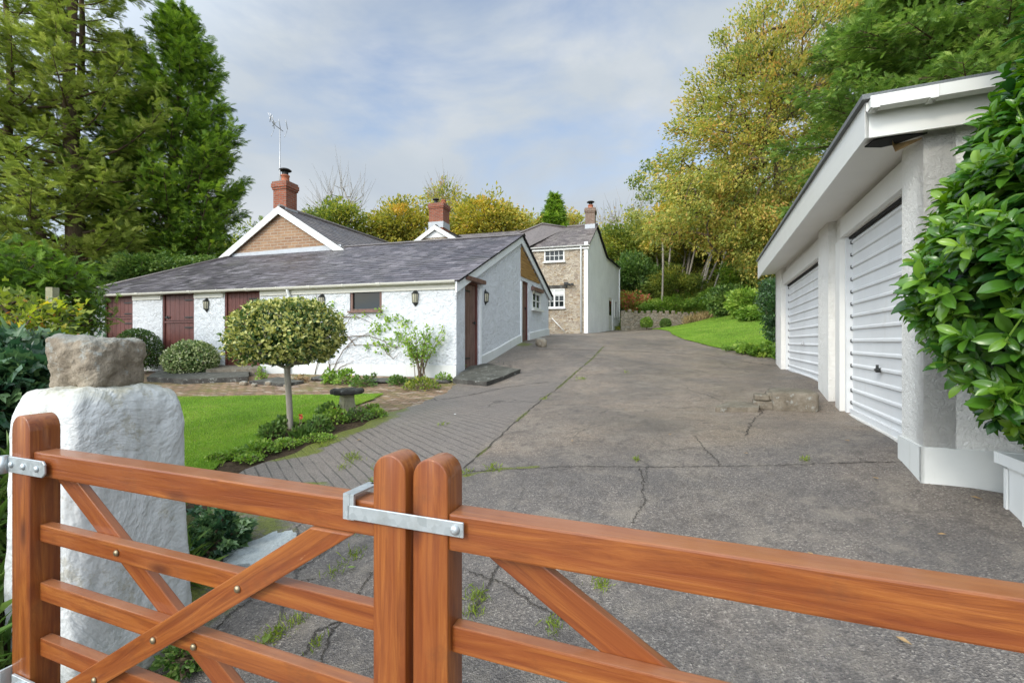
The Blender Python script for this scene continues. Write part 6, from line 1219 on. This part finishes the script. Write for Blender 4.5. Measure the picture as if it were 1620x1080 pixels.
for i,(px,py,w,h,n,ls,mt,lb) in enumerate([(522,606,22,22,200,.08,'brightleaf','lettuce green perennial left in the wall bed behind the bird bath'),(548,606,34,22,260,.08,'brightleaf','tall bright perennial directly behind the bird bath'),(575,610,40,16,300,.06,'midleaf','lower green perennial right behind the bird bath'),(630,608,34,14,300,.06,'midleaf','dark green perennial left of the feathery shrub foot'),(668,615,60,18,480,.055,'greenyel','sprawling yellow green perennial under the feathery shrub'),(702,604,30,14,260,.05,'brightleaf','mossy green plant left of the dark step'),(722,590,30,30,240,.05,'midleaf','wispy grey green plant in the corner by the side door'),(414,602,18,26,160,.055,'brightleaf','tuft of fern like leaves right of the tall brown door steps'),(592,600,10,10,60,.05,'midleaf','tiny plant at the wall foot below the window'),(478,603,26,10,160,.045,'deadleaf','dried brown plant at the wall foot behind the holly trunk')]):
    clump(px,py,w,h,n,ls,mt,230+i,'perennial_plant',lb)
# red flowers
t=thing('red_flowers','few small red flowers standing above the bed near the bird bath','flower',gnd(535,665)); m=MB(); r=np.random.default_rng(9)
for x,y in ((531,641),(541,646),(474,655),(476,651),(527,650)):
    p=at(x,y,gnd(535,665)[1] if x>500 else gnd(478,690)[1]); p=p-np.array([0,0,.05]); m.scatter(OV[0],OV[1],np.repeat(p[None],7,0),rdir(r,7),rdir(r,7),.035); m.tube([p,p+np.array([.01,0,-.12]),p+np.array([.02,.01,-.28])],.004,4,1)
m.build('petals',[M['petal'],M['stem']],t)
# ivy clump under the gate's left leaf
r=np.random.default_rng(250); q=gnd(345,880); 
bush('ivy_clump','rounded ivy clump growing at the right foot of the white pillar','ivy',q,[(q[0]-.02,q[1]+.02,q[2]+.10,.17,.2,.17),(q[0]-.10,q[1]+.1,q[2]+.16,.13,.16,.16)],90,.05,34,.034,'ivy',251,tpl=IV,tint=(.6,.22))
q=gnd(290,1060); bush('ivy_clump','small leafy weed clump at the near foot of the white pillar','ivy',q,[(q[0],q[1],q[2]+.05,.09,.09,.07)],40,.03,26,.024,'midleaf',252,tpl=OV,tint=(.5,.22))
# weeds and moss tufts in the joints
m=MB(); r=np.random.default_rng(260); TP_=[]
for (x,y,w,n) in [(440,1000,26,110),(470,985,14,40),(950,925,16,80),(875,990,18,70),(755,945,18,80),(748,970,14,50),(560,880,14,60),(528,905,18,40),(500,1020,12,30),(430,1010,16,40),(575,840,10,36),(1007,728,5,30),(1272,728,7,26),(1180,650,7,40),(560,728,12,40),(600,738,14,40),(555,722,16,60),(700,672,8,20),(735,748,14,50),(780,742,14,50),(860,632,6,20),(920,600,8,30),(545,740,10,30),(515,705,10,30),(590,760,9,26),(990,590,5,10)]:
    g=gnd(x,y); k=g[1]/FPX; p=np.stack([g[0]+r.normal(0,w*k*.5,n),g[1]+r.normal(0,w*k*.6,n)],1); TP_.append(np.c_[p,terr(p[:,0],p[:,1])])
P=np.vstack(TP_); n=len(P); m.scatter(TPLG*np.array([1.2,1,1]),np.array([(0,1,2,3,4)]),P,rdir(r,n)*.8+np.array([0,0,.9]),rdir(r,n),.015+.03*r.random(n)**2+.004*P[:,1],0,np.clip(r.normal(.5,.22,n),0,1)); tag(m.build('joint_weeds',M['weed'],loc=(0,3,.3)),'small green weeds and grass sprouting from cracks in the drive','weeds',kind='stuff')
# loose grit on the drive
r=np.random.default_rng(261); n=2600; px=200+1350*r.random(n); py=600+470*r.random(n)**.9; G_=[]; Y=-720*(-1.0)/(py-540)*.95
x=(px-810)/FPX*Y; z=terr(x,Y)+.002; k=(x>np.interp(Y,left[:,0],left[:,1]))&(x<np.interp(Y,right[:,0],right[:,1])); P=np.stack([x,Y,z],1)[k]; n=len(P); oc=np.array([(1,0,0),(0,1,0),(-1,0,0),(0,-1,0),(0,0,.7)]); m=MB(); m.scatter(oc,np.array([(0,1,4),(1,2,4),(2,3,4),(3,0,4)]),P,rdir(r,n)*np.array([1,1,.1]),np.tile([0,0,1.],(n,1)),.0015+.003*r.random(n)**2); tag(m.build('loose_grit',M['concrete'],loc=(0,3,.3)),'specks of loose grit scattered over the drive','grit',kind='stuff')
# ---- lawns: blades
def blades(name,label,n,xf,h,seed,w=.07):
    r=np.random.default_rng(seed); P=xf(r,n); n=len(P); tpl=np.array([(-w,0,0),(w,0,0),(0,1,.35)]); m=MB(); v=vnoise(P*np.array([1,1,0]),1.7,seed)*.30+vnoise(P*np.array([1,1,0]),6,seed+2)*.15; m.scatter(tpl,np.array([(0,1,2)]),P,rdir(r,n)*.55+np.array([0,0,1.]),rdir(r,n),h*(.5+.6*r.random(n)),0,np.clip(r.normal(.5,.2,n)+v,0,1)); tag(m.build(name,M['grass'],loc=P.mean(0)),label,'grass',kind='stuff')
def xf(r,n):
    y=3.5+4.7*r.random(n)**1.15; xr=np.interp(y,[3.4,4.2,4.8,5.6,6.5,7.4,8.25],[-2.55,-2.82,-2.95,-2.9,-2.55,-2.42,-2.32])+.03*r.normal(size=n); x=xr-r.random(n)**1.4*(y*1.0+xr+2.2).clip(.3); return np.stack([x,y,terr(x,y)+.01],1)
blades('lawn_grass','short bright green grass of the small lawn behind the pillar',170000,xf,.032,270,.085)
def xf2(r,n):
    y=10.9+17*r.random(n)**1.1; a=np.interp(y,right[:,0],right[:,1])-.05; b=np.interp(y,[10,14,20,26,30],[7.2,9.3,12.5,13,13]); x=a+(b-a)*r.random(n)**1.3; return np.stack([x,y,terr(x,y)+.015],1)
blades('slope_grass','mown bright green grass of the lawn sloping up behind the garages',90000,xf2,.06,271,.10)
# lawn edge tufts
def xf3(r,n): y=10.9+14*r.random(n); a=np.interp(y,right[:,0],right[:,1]); x=a+r.normal(0,.06,n); return np.stack([x,y,terr(x,y)],1)
# ---- glossy shrub at the right edge, close to the camera
def leafgrid():
    V=[];F=[];ny=6
    for j in range(ny+1):
        v=j/ny; w=.215*math.sin(math.pi*min(1,v**1.25*.93+.03))**.7 if 0<j<ny else .012
        for i,s in enumerate((-1,-.55,0,.55,1)): V.append((s*w,v,.28*abs(s)*w+.10*math.sin(v*2.6)-.16*v*v-(0.035 if i==2 else 0)))
    for j in range(ny):
        for i in range(4): a=j*5+i; F.append((a,a+5,a+6,a+1))
    return np.array(V),np.array(F)
LG_=leafgrid()
r=np.random.default_rng(300); t=thing('laurel_shrub','large glossy bright green shrub overhanging the garage corner at the right edge','shrub',(2.98,2.42,H-.62)); cen=np.array([3.12,2.45,H+.45])
n=2300; d=rdir(r,n); d=d[(d[:,1]<.55)]; n=len(d)
zt3=d[:,2]; bul=1+.10*vnoise(d*2.5,1.3,4)+.05*r.normal(size=n); rx=np.where(zt3>0,.92,.98); tipp=cen+d*bul[:,None]*(.70+.30*r.random((n,1))**.4)*np.stack([rx*1.04,rx*0+.80,np.where(zt3>0,1.62,1.12)],1)
pyb=540-(tipp[:,2]-H)/2.3*FPX; lb=(np.interp(pyb,[-60,60,130,200,280,350,430,520,600,680,720],[1640,1590,1560,1505,1462,1440,1425,1440,1470,1515,1580])-810)/FPX*tipp[:,1].clip(1.75,2.7)+.075; le=cen[0]-1.0*np.sqrt(np.clip(1-((tipp[:,2]-cen[2])/1.62)**2,0,1)); tipp[:,0]+=(lb-le)*np.clip(1-(tipp[:,0]-le)/1.6,0,1)
tipp=tipp[tipp[:,2]>H-.60]; n=len(tipp); m=MB(); skeleton(m,[cen+np.array([0,0,-1.1]),cen+np.array([0,0,-.6]),cen,cen+np.array([0,0,.6])],.035,tipp,r,0,.22,.0035,.05,minr=.0028); m.build('stems',M['brightleaf'],t)
dd=(tipp-cen)/np.linalg.norm(tipp-cen,axis=1)[:,None]; PP=[];DD=[];NN=[];TT=[];SC=[]
for i in range(n):
    ax_=unit(dd[i]*.8+np.array([0,0,.45])+r.normal(0,.22,3)); u=unit(np.cross(ax_,(0.3,.2,1))); w=np.cross(ax_,u); k=r.integers(9,14); base_t=r.normal(.38,.16)
    for j in range(k):
        a=j*2.4+r.random()*.5; s=j/k; rad_=u*math.cos(a)+w*math.sin(a); sp_=1.15-.75*s; dirn=unit(ax_*(1-.62*sp_)+rad_*sp_+np.array([0,0,-.05])); PP.append(tipp[i]-ax_*(.13*(1-s))); DD.append(dirn); NN.append(unit(ax_*.9+rad_*-.1+np.array([0,0,.25])-dirn*.0)); TT.append(np.clip(base_t+.28*s+r.normal(0,.08)-.05,0,1)); SC.append((.128-.048*s)*(.62+.62*r.random()))
PP=np.array(PP);DD=np.array(DD);NN=np.array(NN); m=MB(); m.scatter(LG_[0],LG_[1],PP,DD,-NN*-1,np.array(SC),0,np.array(TT),True)
k=2600; d2=rdir(r,k); P2=cen+d2*(.35+.35*r.random((k,1)))*np.array([.95,.8,1.4]); P2=P2[P2[:,2]>H-.55]; k=len(P2); m.scatter(OV[0],OV[1],P2,rdir(r,k),rdir(r,k)+np.array([0,0,.7]),.12,0,r.random(k)*.2)
m.build('foliage',M['laurel'],t)
# ================================================================ camera, light, sky
cam=bpy.data.cameras.new('camera'); co=bpy.data.objects.new('camera',cam); C.objects.link(co); co.location=(0,0,H); co.rotation_euler=(R(90),0,0); cam.lens=16.0; cam.sensor_width=36; cam.clip_start=.05; cam.clip_end=2000
bpy.context.scene.camera=co
EL,AZ=R(34),R(222)     # sun behind the camera, a little to the left
sd=np.array([math.sin(AZ)*math.cos(EL),math.cos(AZ)*math.cos(EL),math.sin(EL)])
sl_=bpy.data.lights.new('sun','SUN'); sl_.energy=SUN_E if 'SUN_E' in globals() else .95; sl_.angle=R(10); sl_.color=(1,.93,.82); so=bpy.data.objects.new('sun',sl_); C.objects.link(so); so.rotation_euler=Vector(sd).to_track_quat('Z','Y').to_euler()
w=bpy.data.worlds.new('World'); bpy.context.scene.world=w; w.use_nodes=True; nt=w.node_tree; nt.nodes.clear(); N=nt.nodes.new; L=nt.links.new
sky=N('ShaderNodeTexSky'); sky.sky_type='NISHITA'; sky.sun_disc=False; sky.sun_elevation=EL; sky.sun_rotation=AZ; sky.dust_density=2; sky.altitude=50
bg=N('ShaderNodeBackground'); bg.inputs[1].default_value=.15; L(sky.outputs[0],bg.inputs[0])
tc=N('ShaderNodeTexCoord'); sp_=N('ShaderNodeSeparateXYZ'); L(tc.outputs['Generated'],sp_.inputs[0])
def mth(op,a,b=0.,cl=False):
    n=N('ShaderNodeMath'); n.operation=op; n.use_clamp=cl
    for i,v in enumerate((a,b)):
        if isinstance(v,bpy.types.NodeSocket): L(v,n.inputs[i])
        else: n.inputs[i].default_value=v
    return n.outputs[0]
dz=mth('ADD',mth('MAXIMUM',sp_.outputs[2],0.),.55); cx=N('ShaderNodeCombineXYZ'); L(mth('DIVIDE',sp_.outputs[0],dz),cx.inputs[0]); L(mth('DIVIDE',sp_.outputs[1],dz),cx.inputs[1]); cx.inputs[2].default_value=3.7
def nz(scale,det,rough,dist,loc):
    mp=N('ShaderNodeMapping'); mp.inputs['Location'].default_value=loc; mp.inputs['Scale'].default_value=(1,1,2.1); L(tc.outputs['Generated'],mp.inputs[0]); n=N('ShaderNodeTexNoise'); L(mp.outputs[0],n.inputs[0]); n.inputs['Scale'].default_value=scale; n.inputs['Detail'].default_value=det; n.inputs['Roughness'].default_value=rough; n.inputs['Distortion'].default_value=dist; return n.outputs[0]
def rmp(f,st):
    n=N('ShaderNodeValToRGB'); L(f,n.inputs[0]); e=n.color_ramp
    while len(e.elements)<len(st): e.elements.new(.5)
    for i,(p,c) in enumerate(st): e.elements[i].position=p; e.elements[i].color=(*((c,)*3 if isinstance(c,(int,float)) else c),1)
    return n.outputs[0]
cover=rmp(nz(2.1,6,.55,.3,(0.35,.9,0)),[(.34,.15),(.56,1)])
shade=rmp(nz(2.6,6,.5,.3,(4.1,2.2,1)),[(.30,(.33,.375,.43)),(.5,(.375,.415,.455)),(.70,(.46,.485,.51))])
cb=N('ShaderNodeBackground'); L(shade,cb.inputs[0])
vd=N('ShaderNodeVectorMath'); vd.operation='DOT_PRODUCT'; L(tc.outputs['Generated'],vd.inputs[0]); vd.inputs[1].default_value=tuple(sd)
L(mth('ADD',mth('MULTIPLY',mth('POWER',mth('MAXIMUM',vd.outputs['Value'],0.),1.4),5.0),.98),cb.inputs[1])
mx=N('ShaderNodeMixShader'); L(cover,mx.inputs[0]); L(bg.outputs[0],mx.inputs[1]); L(cb.outputs[0],mx.inputs[2]); ow=N('ShaderNodeOutputWorld'); L(mx.outputs[0],ow.inputs[0])
sc=bpy.context.scene; sc.render.engine='CYCLES'; sc.view_settings.view_transform='Standard'; sc.view_settings.look='None'; sc.view_settings.exposure=0.7; sc.view_settings.gamma=1.0
sc.cycles.max_bounces=8; sc.cycles.diffuse_bounces=4; sc.cycles.transparent_max_bounces=8
